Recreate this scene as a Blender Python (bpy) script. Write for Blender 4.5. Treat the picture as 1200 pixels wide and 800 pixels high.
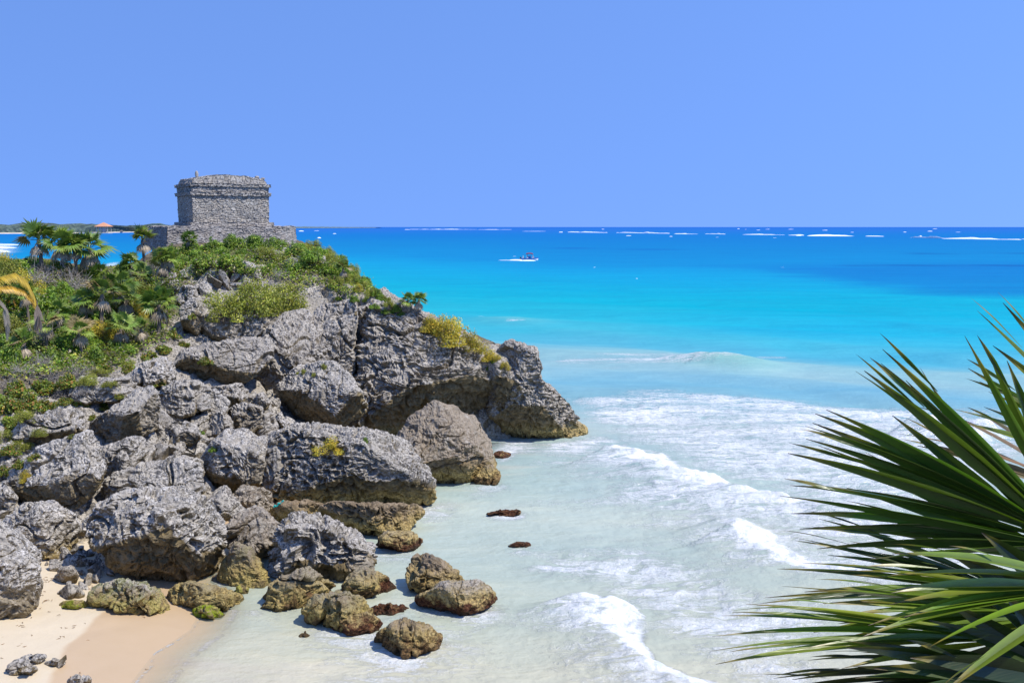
import bpy, bmesh, math, random
import numpy as np
from mathutils import Vector, Matrix

random.seed(7)
rng = np.random.default_rng(7)
S = bpy.context.scene
for o in list(bpy.data.objects):
    bpy.data.objects.remove(o)
COL = S.collection

# ------------------------------------------------------------------ camera, sky, sun, exposure
F = 1167.0                      # focal length in pixels of a 1200 px wide picture
CAMZ = 12.0
PITCH = math.atan((400 - 265.6) / F)
cd = bpy.data.cameras.new('camera'); cam = bpy.data.objects.new('camera', cd); COL.objects.link(cam)
cd.sensor_width = 36.0; cd.lens = 36.0 * F / 1200.0
cd.clip_start = 0.05; cd.clip_end = 80000
cam.location = (0, 0, CAMZ); cam.rotation_euler = (math.pi / 2 - PITCH, 0, 0)
S.camera = cam

SUN = Vector((0.52, -0.28, 0.80)).normalized()
SUN_EL = math.asin(SUN.z); SUN_AZ = math.atan2(SUN.x, SUN.y)
w = bpy.data.worlds.new('World'); S.world = w; w.use_nodes = True
nt = w.node_tree; nt.nodes.clear()
out = nt.nodes.new('ShaderNodeOutputWorld'); bg = nt.nodes.new('ShaderNodeBackground')
sky = nt.nodes.new('ShaderNodeTexSky'); sky.sky_type = 'NISHITA'; sky.sun_disc = False
sky.sun_elevation = SUN_EL; sky.sun_rotation = SUN_AZ
sky.altitude = 0; sky.air_density = 1.0; sky.dust_density = 0.0; sky.ozone_density = 1.0
tc = nt.nodes.new('ShaderNodeTexCoord')
va = nt.nodes.new('ShaderNodeVectorMath'); va.operation = 'ADD'; va.inputs[1].default_value = (0, 0, 0.58)
vn = nt.nodes.new('ShaderNodeVectorMath'); vn.operation = 'NORMALIZE'
nt.links.new(tc.outputs['Generated'], va.inputs[0]); nt.links.new(va.outputs[0], vn.inputs[0])
nt.links.new(vn.outputs[0], sky.inputs['Vector'])
tint = nt.nodes.new('ShaderNodeMix'); tint.data_type = 'RGBA'; tint.blend_type = 'MULTIPLY'; tint.inputs[0].default_value = 1.0; tint.inputs[7].default_value = (1.0, 1.23, 1.72, 1)   # the deep tropical blue of this sky
nt.links.new(sky.outputs[0], tint.inputs[6]); nt.links.new(tint.outputs[2], bg.inputs['Color']); nt.links.new(bg.outputs[0], out.inputs['Surface'])
bg.inputs['Strength'].default_value = 0.15
sd = bpy.data.lights.new('sun', 'SUN'); sun = bpy.data.objects.new('sun', sd); COL.objects.link(sun)
sd.energy = 4.9; sd.angle = math.radians(0.53); sd.color = (1.0, 0.94, 0.84)
sun.location = (30, -20, 60)
sun.rotation_euler = SUN.to_track_quat('Z', 'Y').to_euler()
S.view_settings.view_transform = 'Standard'; S.view_settings.look = 'None'
S.view_settings.exposure = 0.30; S.view_settings.gamma = 1.0
S.view_settings.use_curve_mapping = False
S.cycles.max_bounces = 6; S.cycles.transparent_max_bounces = 12
S.cycles.use_denoising = True

# ------------------------------------------------------------------ geometry helpers
FW = np.array([0, math.cos(PITCH), -math.sin(PITCH)]); UP = np.array([0, math.sin(PITCH), math.cos(PITCH)])
RT = np.array([1.0, 0, 0]); C0 = np.array([0, 0, CAMZ])
def ray(px, py): return FW + RT * ((px - 600) / F) + UP * ((400 - py) / F)
def at(px, py, t): return C0 + ray(px, py) * t
def sea(px, py, z=0.0):
    d = ray(px, py); return C0 + d * ((z - CAMZ) / d[2])
def sea2(px, py): return sea(px, py)[:2]
def sstep(a, b, x):
    t = np.clip((x - a) / (b - a), 0, 1); return t * t * (3 - 2 * t)

def _h(ix, iy, iz, s):
    n = (ix * np.uint32(374761393) + iy * np.uint32(668265263) + iz * np.uint32(2147483647) + np.uint32((s * 144665) & 0xffffffff))
    n = (n ^ (n >> np.uint32(13))) * np.uint32(1274126177)
    n = (n ^ (n >> np.uint32(16))) * np.uint32(2246822519)
    return ((n ^ (n >> np.uint32(15))) & np.uint32(0xffffff)).astype(np.float32) / 16777215.0
def vnoise(p, s=0):
    p = p.astype(np.float32); i = np.floor(p); f = p - i
    i = i.astype(np.int32).view(np.uint32) if i.flags['C_CONTIGUOUS'] else np.ascontiguousarray(i.astype(np.int32)).view(np.uint32)
    u = f * f * f * (f * (f * 6 - 15) + 10)
    x, y, z = i[:, 0], i[:, 1], i[:, 2]; one = np.uint32(1)
    r = 0
    def L(a, b, t): return a + (b - a) * t
    a = L(_h(x, y, z, s), _h(x + one, y, z, s), u[:, 0]); b = L(_h(x, y + one, z, s), _h(x + one, y + one, z, s), u[:, 0])
    c = L(_h(x, y, z + one, s), _h(x + one, y, z + one, s), u[:, 0]); d = L(_h(x, y + one, z + one, s), _h(x + one, y + one, z + one, s), u[:, 0])
    return L(L(a, b, u[:, 1]), L(c, d, u[:, 1]), u[:, 2]) * 2 - 1
def fbm(p, o=4, s=0, g=0.5, ridged=False):
    r = 0; a = 1.0; tot = 0; q = p
    for k in range(o):
        n = vnoise(q, s + k * 17)
        if ridged: n = 1 - 2 * np.abs(n)
        r = r + n * a; tot += a; a *= g; q = q * 2.03 + 11.7
    return r / tot
def worley(p, s=0):
    p = p.astype(np.float32); i = np.floor(p); f = p - i
    iu = np.ascontiguousarray(i.astype(np.int32)).view(np.uint32)
    best = np.full(len(p), 9.0, np.float32)
    for dx in (-1, 0, 1):
        for dy in (-1, 0, 1):
            for dz in (-1, 0, 1):
                x = iu[:, 0] + np.uint32(dx & 0xffffffff); y = iu[:, 1] + np.uint32(dy & 0xffffffff); z = iu[:, 2] + np.uint32(dz & 0xffffffff)
                d = (dx + _h(x, y, z, s) - f[:, 0]) ** 2 + (dy + _h(x, y, z, s + 1) - f[:, 1]) ** 2 + (dz + _h(x, y, z, s + 2) - f[:, 2]) ** 2
                np.minimum(best, d, out=best)
    return np.sqrt(best)
np.seterr(over='ignore')

def mesh_obj(name, V, Fc, mat, parent=None, smooth=False, col=None, attrs=None):
    """one mesh object from numpy vertices and an (n,3) or (n,4) face array"""
    me = bpy.data.meshes.new(name)
    V = np.asarray(V, np.float32); Fc = np.asarray(Fc, np.int32); k = Fc.shape[1]
    me.vertices.add(len(V)); me.vertices.foreach_set('co', V.ravel())
    me.loops.add(Fc.size); me.loops.foreach_set('vertex_index', Fc.ravel())
    me.polygons.add(len(Fc)); me.polygons.foreach_set('loop_start', np.arange(0, Fc.size, k, dtype=np.int32))
    me.polygons.foreach_set('use_smooth', np.full(len(Fc), smooth))
    if col is not None:
        a = me.color_attributes.new('col', 'FLOAT_COLOR', 'POINT')
        c4 = np.ones((len(V), 4), np.float32); c4[:, :3] = col; a.data.foreach_set('color', c4.ravel())
    for n_, v_ in (attrs or {}).items():
        a = me.attributes.new(n_, 'FLOAT', 'POINT'); a.data.foreach_set('value', np.asarray(v_, np.float32))
    me.update(calc_edges=True); me.validate()
    if mat: me.materials.append(mat)
    o = bpy.data.objects.new(name, me); COL.objects.link(o)
    if parent: o.parent = parent
    return o
def tag(o, label, cat, group=None, kind=None):
    if label: o['label'] = label
    if cat: o['category'] = cat
    if group: o['group'] = group
    if kind: o['kind'] = kind
    return o
def empty(name, loc, rz=0):
    o = bpy.data.objects.new(name, None); COL.objects.link(o)
    o.location = loc; o.rotation_euler = (0, 0, rz); o.empty_display_size = 0.2
    return o
def copy_tree(o, parent=None):
    c = o.copy(); COL.objects.link(c); c.parent = parent
    for ch in KIDS.get(o.name, []): 
        k = ch.copy(); COL.objects.link(k); k.parent = c
    return c
KIDS = {}
class MB:
    """collects triangles and quads (as triangles) with a colour for each vertex"""
    def __init__(s): s.V = []; s.F = []; s.C = []; s.n = 0
    def add(s, V, Fc, c=(1, 1, 1)):
        V = np.asarray(V, float).reshape(-1, 3); Fc = np.asarray(Fc, int)
        if Fc.shape[1] == 4: Fc = np.vstack([Fc[:, [0, 1, 2]], Fc[:, [0, 2, 3]]])
        s.V.append(V); s.F.append(Fc + s.n); s.n += len(V)
        c = np.asarray(c, float); s.C.append(np.tile(c, (len(V), 1)) if c.ndim == 1 else c)
        return s
    def box(s, lo, hi, c=(1, 1, 1), R=None, T=None):
        (x0, y0, z0), (x1, y1, z1) = lo, hi
        V = np.array([(x0, y0, z0), (x1, y0, z0), (x1, y1, z0), (x0, y1, z0), (x0, y0, z1), (x1, y0, z1), (x1, y1, z1), (x0, y1, z1)], float)
        if R is not None: V = V @ np.asarray(R).T
        if T is not None: V = V + np.asarray(T)
        return s.add(V, [(3, 2, 1, 0), (4, 5, 6, 7), (0, 1, 5, 4), (1, 2, 6, 5), (2, 3, 7, 6), (3, 0, 4, 7)], c)
    def tube(s, P, r, n=6, c=(1, 1, 1)):
        P = np.asarray(P, float); r = np.broadcast_to(np.asarray(r, float), (len(P),)); V = []
        for k in range(len(P)):
            d = P[min(k + 1, len(P) - 1)] - P[max(k - 1, 0)]; d /= np.linalg.norm(d) + 1e-9
            a = np.cross(d, (0, 0, 1.0) if abs(d[2]) < .9 else (1.0, 0, 0)); a /= np.linalg.norm(a); b = np.cross(d, a)
            for j in range(n):
                t = 2 * math.pi * j / n; V.append(P[k] + (a * math.cos(t) + b * math.sin(t)) * r[k])
        Fc = [(k * n + j, k * n + (j + 1) % n, (k + 1) * n + (j + 1) % n, (k + 1) * n + j) for k in range(len(P) - 1) for j in range(n)]
        s.add(V, Fc, c)
        m = (len(P) - 1) * n
        s.F.append(np.array([(0, j + 1, j) for j in range(1, n - 1)] + [(m, m + j, m + j + 1) for j in range(1, n - 1)]) + s.n - len(V))
        return s
    def build(s, name, mat, parent=None, smooth=False):
        return mesh_obj(name, np.vstack(s.V), np.vstack(s.F), mat, parent, smooth, np.vstack(s.C))

def sd_poly(P, pts):
    """distance to a polyline, sign (+ on its left), running length of the nearest point (0..1)"""
    pts = np.asarray(pts, float); best = np.full(len(P), 1e9); sg = np.zeros(len(P)); u = np.zeros(len(P))
    L = np.r_[0, np.cumsum(np.linalg.norm(np.diff(pts, axis=0), axis=1))]
    for k in range(len(pts) - 1):
        a, b = pts[k], pts[k + 1]; ab = b - a; l2 = ab @ ab
        t = np.clip(((P - a) @ ab) / l2, 0, 1); q = P - (a + t[:, None] * ab); d = np.hypot(q[:, 0], q[:, 1])
        m = d < best; best[m] = d[m]; sg[m] = (ab[0] * q[:, 1] - ab[1] * q[:, 0])[m]; u[m] = ((L[k] + t * math.sqrt(l2)) / L[-1])[m]
    return best, np.sign(sg), u

# ------------------------------------------------------------------ node helpers
class NT:
    def __init__(s, name):
        s.m = bpy.data.materials.new(name); s.m.use_nodes = True; s.t = s.m.node_tree; s.t.nodes.clear()
        s.out = s.t.nodes.new('ShaderNodeOutputMaterial')
    def n(s, kind, ins=None, **kw):
        nd = s.t.nodes.new('ShaderNode' + kind)
        for k, v in kw.items(): setattr(nd, k, v)
        for k, v in (ins or {}).items(): s.put(nd.inputs[k], v)
        return nd
    def put(s, sock, v):
        if isinstance(v, bpy.types.NodeSocket): s.t.links.new(v, sock)
        else:
            if hasattr(sock.default_value, '__len__') and not hasattr(v, '__len__'): v = (v,) * len(sock.default_value)
            if hasattr(v, '__len__') and sock.type == 'RGBA' and len(v) == 3: v = (*v, 1)
            sock.default_value = v
    def math(s, op, a, b=0.0, c=None, clamp=False):
        nd = s.n('Math', {0: a, 1: b}, operation=op, use_clamp=clamp)
        if c is not None: s.put(nd.inputs[2], c)
        return nd.outputs[0]
    def ss(s, x, a, b):
        return s.n('MapRange', {'Value': x, 'From Min': a, 'From Max': b, 'To Min': 0.0, 'To Max': 1.0}, interpolation_type='SMOOTHSTEP', clamp=True).outputs[0]
    def mix(s, f, a, b, mode='MIX'):
        nd = s.n('Mix', data_type='RGBA', blend_type=mode)
        s.put(nd.inputs[0], f); s.put(nd.inputs[6], a); s.put(nd.inputs[7], b); return nd.outputs[2]
    def noise(s, vec, scale, detail=4, rough=0.55, dist=0.0):
        return s.n('TexNoise', {'Vector': vec, 'Scale': scale, 'Detail': detail, 'Roughness': rough, 'Distortion': dist}).outputs[0]
    def pos(s): return s.n('NewGeometry').outputs['Position']
    def mapped(s, vec, scale=(1, 1, 1), rot=(0, 0, 0)):
        return s.n('Mapping', {'Vector': vec, 'Scale': scale, 'Rotation': rot}).outputs[0]
    def attr(s, name): return s.n('Attribute', attribute_name=name)
    def done(s, sh): s.t.links.new(sh, s.out.inputs['Surface']); return s.m

# ------------------------------------------------------------------ materials
def rock_material(name):
    N = NT(name); p = N.pos(); oi = N.n('ObjectInfo')
    sep = N.n('SeparateColor', {0: oi.outputs['Color']}); ochre, pale, weed = sep.outputs[0], sep.outputs[1], sep.outputs[2]; moss = oi.outputs['Alpha']
    z = N.n('SeparateXYZ', {0: p}).outputs[2]
    nrm = N.n('SeparateXYZ', {0: N.n('NewGeometry').outputs['Normal']}).outputs[2]
    big = N.noise(p, 0.55, 5, 0.6); mid = N.noise(p, 2.6, 6, 0.65, 0.4); fine = N.noise(p, 11, 6, 0.72, 0.3); grit = N.noise(p, 42, 3, 0.7)
    m = N.math('ADD', N.math('MULTIPLY', fine, 0.62), N.math('ADD', N.math('MULTIPLY', mid, 0.30), N.math('MULTIPLY', big, 0.22)))
    vp = N.n('VectorMath', {0: p, 1: N.n('VectorMath', {0: N.n('TexNoise', {'Vector': p, 'Scale': 5.0, 'Detail': 4.0}).outputs['Color'], 'Scale': 0.22}, operation='SCALE').outputs[0]}, operation='ADD').outputs[0]
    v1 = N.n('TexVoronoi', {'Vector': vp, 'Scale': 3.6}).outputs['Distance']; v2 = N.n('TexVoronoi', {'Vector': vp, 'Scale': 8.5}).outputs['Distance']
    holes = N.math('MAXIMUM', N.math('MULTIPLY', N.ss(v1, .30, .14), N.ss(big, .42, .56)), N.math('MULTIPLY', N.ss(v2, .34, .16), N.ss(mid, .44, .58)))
    lich_pits = N.math('MAXIMUM', N.ss(m, 0.555, 0.635), N.math('MULTIPLY', holes, 0.95))  # lichen noise, plus dark colour painted into the pit holes
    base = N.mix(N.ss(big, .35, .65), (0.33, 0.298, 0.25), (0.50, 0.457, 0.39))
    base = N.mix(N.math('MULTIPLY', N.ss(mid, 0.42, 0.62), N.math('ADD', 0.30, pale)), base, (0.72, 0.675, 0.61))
    base = N.mix(N.math('MULTIPLY', lich_pits, 0.82), base, (0.062, 0.058, 0.054))
    soil = N.attr('soil').outputs['Fac']; alg = N.n('Attribute', attribute_type='OBJECT', attribute_name='algae').outputs['Fac']
    base = N.mix(soil, base, N.mix(fine, (0.06, 0.05, 0.03), (0.16, 0.13, 0.08)))
    och = N.mix(N.ss(mid, .35, .65), (0.165, 0.115, 0.062), (0.30, 0.225, 0.14))
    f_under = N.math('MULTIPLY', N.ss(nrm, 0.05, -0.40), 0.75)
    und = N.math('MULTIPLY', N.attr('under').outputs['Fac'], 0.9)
    base = N.mix(N.math('MAXIMUM', f_under, und), base, N.mix(N.ss(mid, .38, .62), (0.125, 0.090, 0.034), (0.25, 0.185, 0.085)))  # ochre limestone undersides, with shade painted in as a darker tone
    f_och = N.math('MULTIPLY', 1.0, N.math('MULTIPLY', ochre, N.ss(N.math('ADD', mid, N.math('MULTIPLY', ochre, 0.35)), 0.40, 0.72)), clamp=True)
    base = N.mix(f_och, base, och)
    zz = N.math('ADD', z, N.math('MULTIPLY', N.math('SUBTRACT', mid, 0.5), 1.3))
    gold = N.mix(N.ss(N.math('ADD', N.math('MULTIPLY', fine, .6), N.math('MULTIPLY', mid, .4)), .40, .60), (0.15, 0.11, 0.04), (0.58, 0.43, 0.17))
    base = N.mix(N.math('MULTIPLY', N.math('MULTIPLY', N.ss(zz, 1.15, 0.45), 0.9), alg), base, gold)
    base = N.mix(N.math('MULTIPLY', weed, N.ss(N.math('ADD', zz, N.math('MULTIPLY', fine, 0.3)), 0.75, 0.35)), base, N.mix(N.ss(fine, .4, .65), (0.045, 0.016, 0.010), (0.17, 0.075, 0.035)))
    base = N.mix(N.math('MULTIPLY', moss, N.ss(mid, 0.42, 0.55)), base, N.mix(fine, (0.10, 0.16, 0.01), (0.32, 0.36, 0.02)))
    base = N.mix(N.math('MULTIPLY', N.math('MULTIPLY', N.ss(zz, 0.16, 0.02), 0.6), alg), base, (0.05, 0.04, 0.025))
    hgt = N.math('ADD', N.math('SUBTRACT', N.math('MULTIPLY', fine, 1.0), N.math('MULTIPLY', holes, .8)), N.math('MULTIPLY', grit, 0.35))
    b = N.n('Bump', {'Strength': 1.0, 'Distance': 0.09, 'Height': hgt})
    sh = N.n('BsdfPrincipled', {'Base Color': base, 'Roughness': 0.93, 'Specular IOR Level': 0.18, 'Normal': b.outputs[0]})
    return N.done(sh.outputs[0])
M_ROCK = rock_material('weathered_limestone')

def masonry_material():
    N = NT('ruin_masonry'); p = N.pos(); a = N.attr('col')
    fine = N.noise(p, 14, 6, 0.7); mid = N.noise(p, 1.7, 5, 0.65); grit = N.noise(p, 50, 3, 0.7)
    c = N.mix(1.0, a.outputs[0], N.mix(mid, (0.60, 0.56, 0.50), (1.12, 1.05, .94)), 'MULTIPLY')
    c = N.mix(N.math('MULTIPLY', N.ss(N.math('ADD', fine, N.math('MULTIPLY', mid, 0.4)), 0.66, 0.85), 0.75), c, (0.07, 0.07, 0.075))
    b = N.n('Bump', {'Strength': 0.7, 'Distance': 0.05, 'Height': N.math('ADD', fine, N.math('MULTIPLY', grit, 0.4))})
    return N.done(N.n('BsdfPrincipled', {'Base Color': c, 'Roughness': 0.95, 'Specular IOR Level': 0.15, 'Normal': b.outputs[0]}).outputs[0])
M_MASON = masonry_material()

def leaf_material(name, trans=0.42, rough=0.45, spec=0.4, hue=0.15):
    N = NT(name); a = N.attr('col'); oi = N.n('ObjectInfo'); p = N.pos()
    v = N.math('ADD', 0.85, N.math('MULTIPLY', oi.outputs['Random'], 0.3))
    c = N.mix(1.0, a.outputs[0], N.n('CombineColor', {0: v, 1: v, 2: v}).outputs[0], 'MULTIPLY')
    n_ = N.noise(p, 3.0, 4)
    c = N.mix(N.math('MULTIPLY', N.ss(n_, .5, .75), hue), c, (0.20, 0.19, 0.03))
    P = N.n('BsdfPrincipled', {'Base Color': c, 'Roughness': rough, 'Specular IOR Level': spec})
    T = N.n('BsdfTranslucent', {'Color': N.mix(1.0, c, (1.25, 1.35, 0.6), 'MULTIPLY')})
    return N.done(N.n('MixShader', {0: trans, 1: P.outputs[0], 2: T.outputs[0]}).outputs[0])
M_LEAF = leaf_material('leaf')
M_FROND = leaf_material('palm_leaf', 0.22, 0.38, 0.5, 0.1)
def plain(name, rough=0.85, spec=0.2, bump=0.0, bscale=20, stretch=(1, 1, 1)):
    N = NT(name); a = N.attr('col'); p = N.mapped(N.pos(), stretch); n_ = N.noise(p, bscale, 5, 0.65)
    c = N.mix(1.0, a.outputs[0], N.mix(n_, (0.65, 0.65, 0.65), (1.3, 1.3, 1.3)), 'MULTIPLY')
    ins = {'Base Color': c, 'Roughness': rough, 'Specular IOR Level': spec}
    if bump: ins['Normal'] = N.n('Bump', {'Strength': bump, 'Distance': 0.03, 'Height': n_}).outputs[0]
    return N.done(N.n('BsdfPrincipled', ins).outputs[0])
M_BARK = plain('bark', 0.9, 0.1, 0.6, 18, (1, 1, .4))
M_PAINT = plain('boat_paint', 0.35, 0.5)
M_CLOTH = plain('cloth', 0.9, 0.1)

def sand_material():
    N = NT('beach_sand'); p = N.pos(); wet = N.attr('wet').outputs['Fac']
    fine = N.noise(p, 60, 4, 0.7); mid = N.noise(p, 1.3, 5, 0.6)
    wn = N.math('ADD', wet, N.math('MULTIPLY', N.math('SUBTRACT', mid, 0.5), 0.25))
    wf = N.ss(wn, 0.42, 0.58)
    dry = N.mix(mid, (0.51, 0.425, 0.295), (0.56, 0.475, 0.345)); wetc = N.mix(mid, (0.425, 0.308, 0.185), (0.46, 0.34, 0.215))
    c = N.mix(wf, dry, wetc); c = N.mix(N.math('MULTIPLY', N.ss(fine, .58, .75), .18), c, (0.42, 0.34, 0.25))
    r = N.math('SUBTRACT', 0.9, N.math('MULTIPLY', wf, 0.5))
    b = N.n('Bump', {'Strength': N.math('SUBTRACT', 0.5, N.math('MULTIPLY', wf, 0.4)), 'Distance': 0.03, 'Height': N.math('ADD', fine, N.noise(p, 7, 4))})
    return N.done(N.n('BsdfPrincipled', {'Base Color': c, 'Roughness': r, 'Specular IOR Level': 0.25, 'Normal': b.outputs[0]}).outputs[0])
M_SAND = sand_material()

def water_material():
    N = NT('sea_water'); p = N.pos(); col = N.attr('col').outputs[0]; foam = N.attr('foam').outputs['Fac']; al = N.attr('alpha').outputs['Fac']
    near = N.attr('near').outputs['Fac']; silt = N.noise(N.mapped(p, (0.14, 0.5, 1), (0, 0, math.radians(-18))), 1.0, 6, 0.6, 0.8)
    d1 = math.radians(-38)
    st = N.mapped(p, (0.25, 0.9, 1), (0, 0, d1))
    sw = N.mapped(p, (0.05, 0.22, 1), (0, 0, math.radians(-12)))
    band = N.noise(sw, 1.0, 5, 0.6, 0.4); chop = N.noise(N.mapped(p, (0.5, 1.1, 1), (0, 0, math.radians(-25))), 1.0, 6, 0.62)
    c = N.mix(1.0, col, N.mix(band, (0.72, 0.83, 0.90), (1.28, 1.17, 1.09)), 'MULTIPLY')
    c = N.mix(1.0, c, N.mix(N.noise(N.mapped(p, (0.011, 0.07, 1), (0, 0, math.radians(-6))), 1.0, 6, 0.65), (0.70, 0.84, 0.91), (1.30, 1.16, 1.08)), 'MULTIPLY')
    c = N.mix(N.math('MULTIPLY', N.ss(chop, .46, .70), 0.30), c, N.mix(1.0, c, (1.35, 1.25, 1.15), 'MULTIPLY'))
    c = N.mix(N.math('MULTIPLY', N.math('MULTIPLY', near, N.ss(silt, .50, .68)), .55), c, (0.46, 0.41, 0.33))
    # lace of foam: thin bright webs inside the foam zones
    fn = N.noise(st, 2.2, 9, 0.70, 1.1); fn2 = N.noise(p, 5.5, 6, 0.7, 0.6)
    lace = N.math('SUBTRACT', 1.0, N.math('MULTIPLY', N.math('ABSOLUTE', N.math('SUBTRACT', fn, 0.5)), 4.5))
    fn3 = N.noise(N.mapped(p, (0.12, 0.45, 1), (0, 0, math.radians(-14))), 1.0, 5, 0.6)
    k = N.math('ADD', N.math('MULTIPLY', N.math('SUBTRACT', fn3, 0.5), 0.55), N.math('MULTIPLY', fn, 0.75))
    k = N.math('ADD', k, N.math('ADD', N.math('MULTIPLY', fn2, 0.35), N.math('MULTIPLY', lace, 0.26)))
    th = N.math('SUBTRACT', 1.02, N.math('MULTIPLY', foam, 0.72))
    ff = N.math('MULTIPLY', N.ss(N.math('SUBTRACT', k, th), -0.07, 0.22), N.ss(foam, 0.02, 0.15))
    caps = N.noise(N.mapped(p, (0.045, 0.16, 1), (0, 0, math.radians(-8))), 1.0, 7, 0.72)
    cf = N.math('MULTIPLY', N.ss(caps, 0.755, 0.79), N.attr('caps').outputs['Fac'])
    ff = N.math('MAXIMUM', ff, cf)
    c = N.mix(ff, c, N.mix(N.ss(N.noise(p, 3.4, 6, .68), .36, .62), (0.56, 0.595, 0.605), (0.72, 0.72, 0.72)))  # grey-blue froth shadows painted into the foam colour by noise
    h = N.math('ADD', N.math('MULTIPLY', chop, 0.7), N.math('ADD', N.math('MULTIPLY', N.noise(p, 3.1, 4, .6), 0.22), N.math('MULTIPLY', N.math('MULTIPLY', ff, fn2), 0.9)))
    b = N.n('Bump', {'Strength': 0.55, 'Distance': 0.35, 'Height': h})
    D = N.n('BsdfDiffuse', {'Color': c, 'Normal': b.outputs[0]}); Gl = N.n('BsdfGlossy', {'Color': (1, 1, 1), 'Roughness': 0.14, 'Normal': b.outputs[0]})
    fr = N.math('MINIMUM', N.n('Fresnel', {'IOR': 1.33, 'Normal': b.outputs[0]}).outputs[0], 0.075)     # wave slopes never let the far water turn into a mirror
    P = N.n('MixShader', {0: N.math('MULTIPLY', fr, N.math('SUBTRACT', 1.0, ff)), 1: D.outputs[0], 2: Gl.outputs[0]})
    T = N.n('BsdfTransparent')
    a2 = N.math('MAXIMUM', al, ff)
    return N.done(N.n('MixShader', {0: a2, 1: T.outputs[0], 2: P.outputs[0]}).outputs[0])
M_WATER = water_material()

# ------------------------------------------------------------------ shoreline, beach, sea
SHORE = [(105, 900), (153, 800), (180, 765), (222, 738), (231, 722), (226, 708), (218, 690), (224, 668), (262, 640), (330, 600), (420, 565), (520, 535), (600, 505), (640, 470)]
SHORE_W = [sea2(*q) for q in SHORE]
def sand_h(x, y):
    P = np.stack([x, y], 1); d, s, u = sd_poly(P, SHORE_W)
    sgn = d * s                              # + on the land side (left of the line)
    return np.where(sgn > 0, 0.10 * sgn ** 0.93, -0.085 * (-sgn) ** 0.95), sgn
gx, gy = np.meshgrid(np.arange(-34, 8, 0.1), np.arange(16, 48, 0.1)); sh_ = gx.shape
bx, by = gx.ravel(), gy.ravel()
bz, bs = sand_h(bx, by)
bz = bz + 0.05 * fbm(np.stack([bx * .5, by * .5, bx * 0], 1), 3, 5) * sstep(0.3, 2.5, bs) + 0.012 * fbm(np.stack([bx * 3, by * 3, bx * 0], 1), 3, 6) * sstep(1.0, 3.5, bs)
def grid_faces(r, c):
    i = np.arange(r * c).reshape(r, c); return np.stack([i[:-1, :-1], i[:-1, 1:], i[1:, 1:], i[1:, :-1]], -1).reshape(-1, 4)
WETL = [sea2(*q) for q in [(20, 900), (62, 800), (75, 770), (112, 735), (132, 715), (140, 690)]]
wd, ws, wu = sd_poly(np.stack([bx, by], 1), WETL)
wet = np.clip(0.5 - 0.5 * wd * ws / 0.8, 0, 1)
o = mesh_obj('beach', np.stack([bx, by, bz], 1), grid_faces(*sh_), M_SAND, smooth=True, attrs={'wet': wet}); tag(o, None, None, None, 'structure')

def srgb(r, g, b):
    v = np.array([r, g, b]) / 255.0; return np.where(v <= .04045, v / 12.92, ((v + .055) / 1.055) ** 2.4)
ang = np.radians(np.r_[np.linspace(-75, -31, 40, endpoint=False), np.linspace(-31, 31, 860), np.linspace(31, 75, 41)[1:]])
inv = np.r_[np.linspace(1 / 4.0, 1 / 16.0, 40, endpoint=False), np.linspace(1 / 16.0, 1 / 30000.0, 680)]
rr = 1 / inv
A, R = np.meshgrid(ang, rr); sx = (R * np.sin(A)).ravel(); sy = (R * np.cos(A)).ravel(); R = R.ravel()
pyq = 265.6 + CAMZ * F / np.maximum(sy, 1)          # how far down the view a distance falls: used only as a depth scale
SP = np.stack([sx, sy], 1); Z0 = np.zeros(len(sx))
nz = fbm(np.stack([sx / 55, sy / 55, Z0], 1), 3, 3); nz2 = fbm(np.stack([sx / 9, sy / 9, Z0], 1), 3, 9); nz3 = fbm(np.stack([sx / 1.6, sy / 1.6, Z0], 1), 3, 19)
dist = np.log(sy.clip(5)) - .34 * sstep(40, -70, sx) * sstep(90, 190, sy) * sstep(1500, 500, sy) + .16 * sstep(8, 38, sx) * sstep(170, 110, sy) * sstep(40, 60, sy) + 0.05 * nz + 0.03 * nz2
stops = [(266, (50, 112, 222)), (270, (48, 124, 226)), (279, (26, 132, 220)), (295, (14, 142, 220)), (310, (10, 150, 224)), (322, (4, 168, 230)), (345, (16, 180, 226)), (372, (50, 188, 222)), (390, (80, 192, 216)), (403, (100, 190, 214)),
         (415, (150, 200, 208)), (430, (158, 200, 208)), (445, (128, 188, 210)), (466, (150, 196, 206)), (500, (184, 206, 206)), (560, (190, 210, 204)), (640, (200, 213, 202)), (720, (208, 215, 198)), (800, (216, 216, 194)), (1000, (210, 206, 184))]
ld = np.array([math.log(CAMZ * F / (q - 265.6)) for q, _ in stops])[::-1]; lc = np.array([srgb(*c) for _, c in stops])[::-1]
EXPO = 1.62                                # sunlit white comes out this bright: the stops are what the water looks like
col = np.stack([np.interp(dist, ld, lc[:, k]) for k in range(3)], 1)
# sea-grass bed: darker blue patch on the right
GR = [sea2(*q) for q in [(760, 308), (900, 318), (1000, 335), (1085, 345), (1240, 350)]]
gd, gs, gu = sd_poly(SP, GR)
grass = sstep(-10, 16, gd * gs + 6 * nz2) * sstep(0.02, 0.45, gu) * sstep(900, 400, R) * 0.62
col = col * (1 - grass[:, None]) + srgb(16, 116, 212) * grass[:, None]
for (q0, q1, wid, c_, amt) in [((1000, 311), (1200, 311), 5, (34, 92, 180), .6), ((1080, 297), (1200, 297), 6, (34, 92, 180), .5), ((620, 290), (800, 293), 8, (20, 100, 200), .5)]:
    d_, s_, u_ = sd_poly(SP, [sea2(*q0), sea2(*q1)]); m = np.exp(-(d_ / wid) ** 2) * amt; col = col * (1 - m[:, None]) + srgb(*c_) * m[:, None]
col[:, 2] *= 1 - .15 * sstep(85, 160, sy)
col = np.maximum(col - np.array([.014, .024, .05]), .0015) / EXPO
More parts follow.
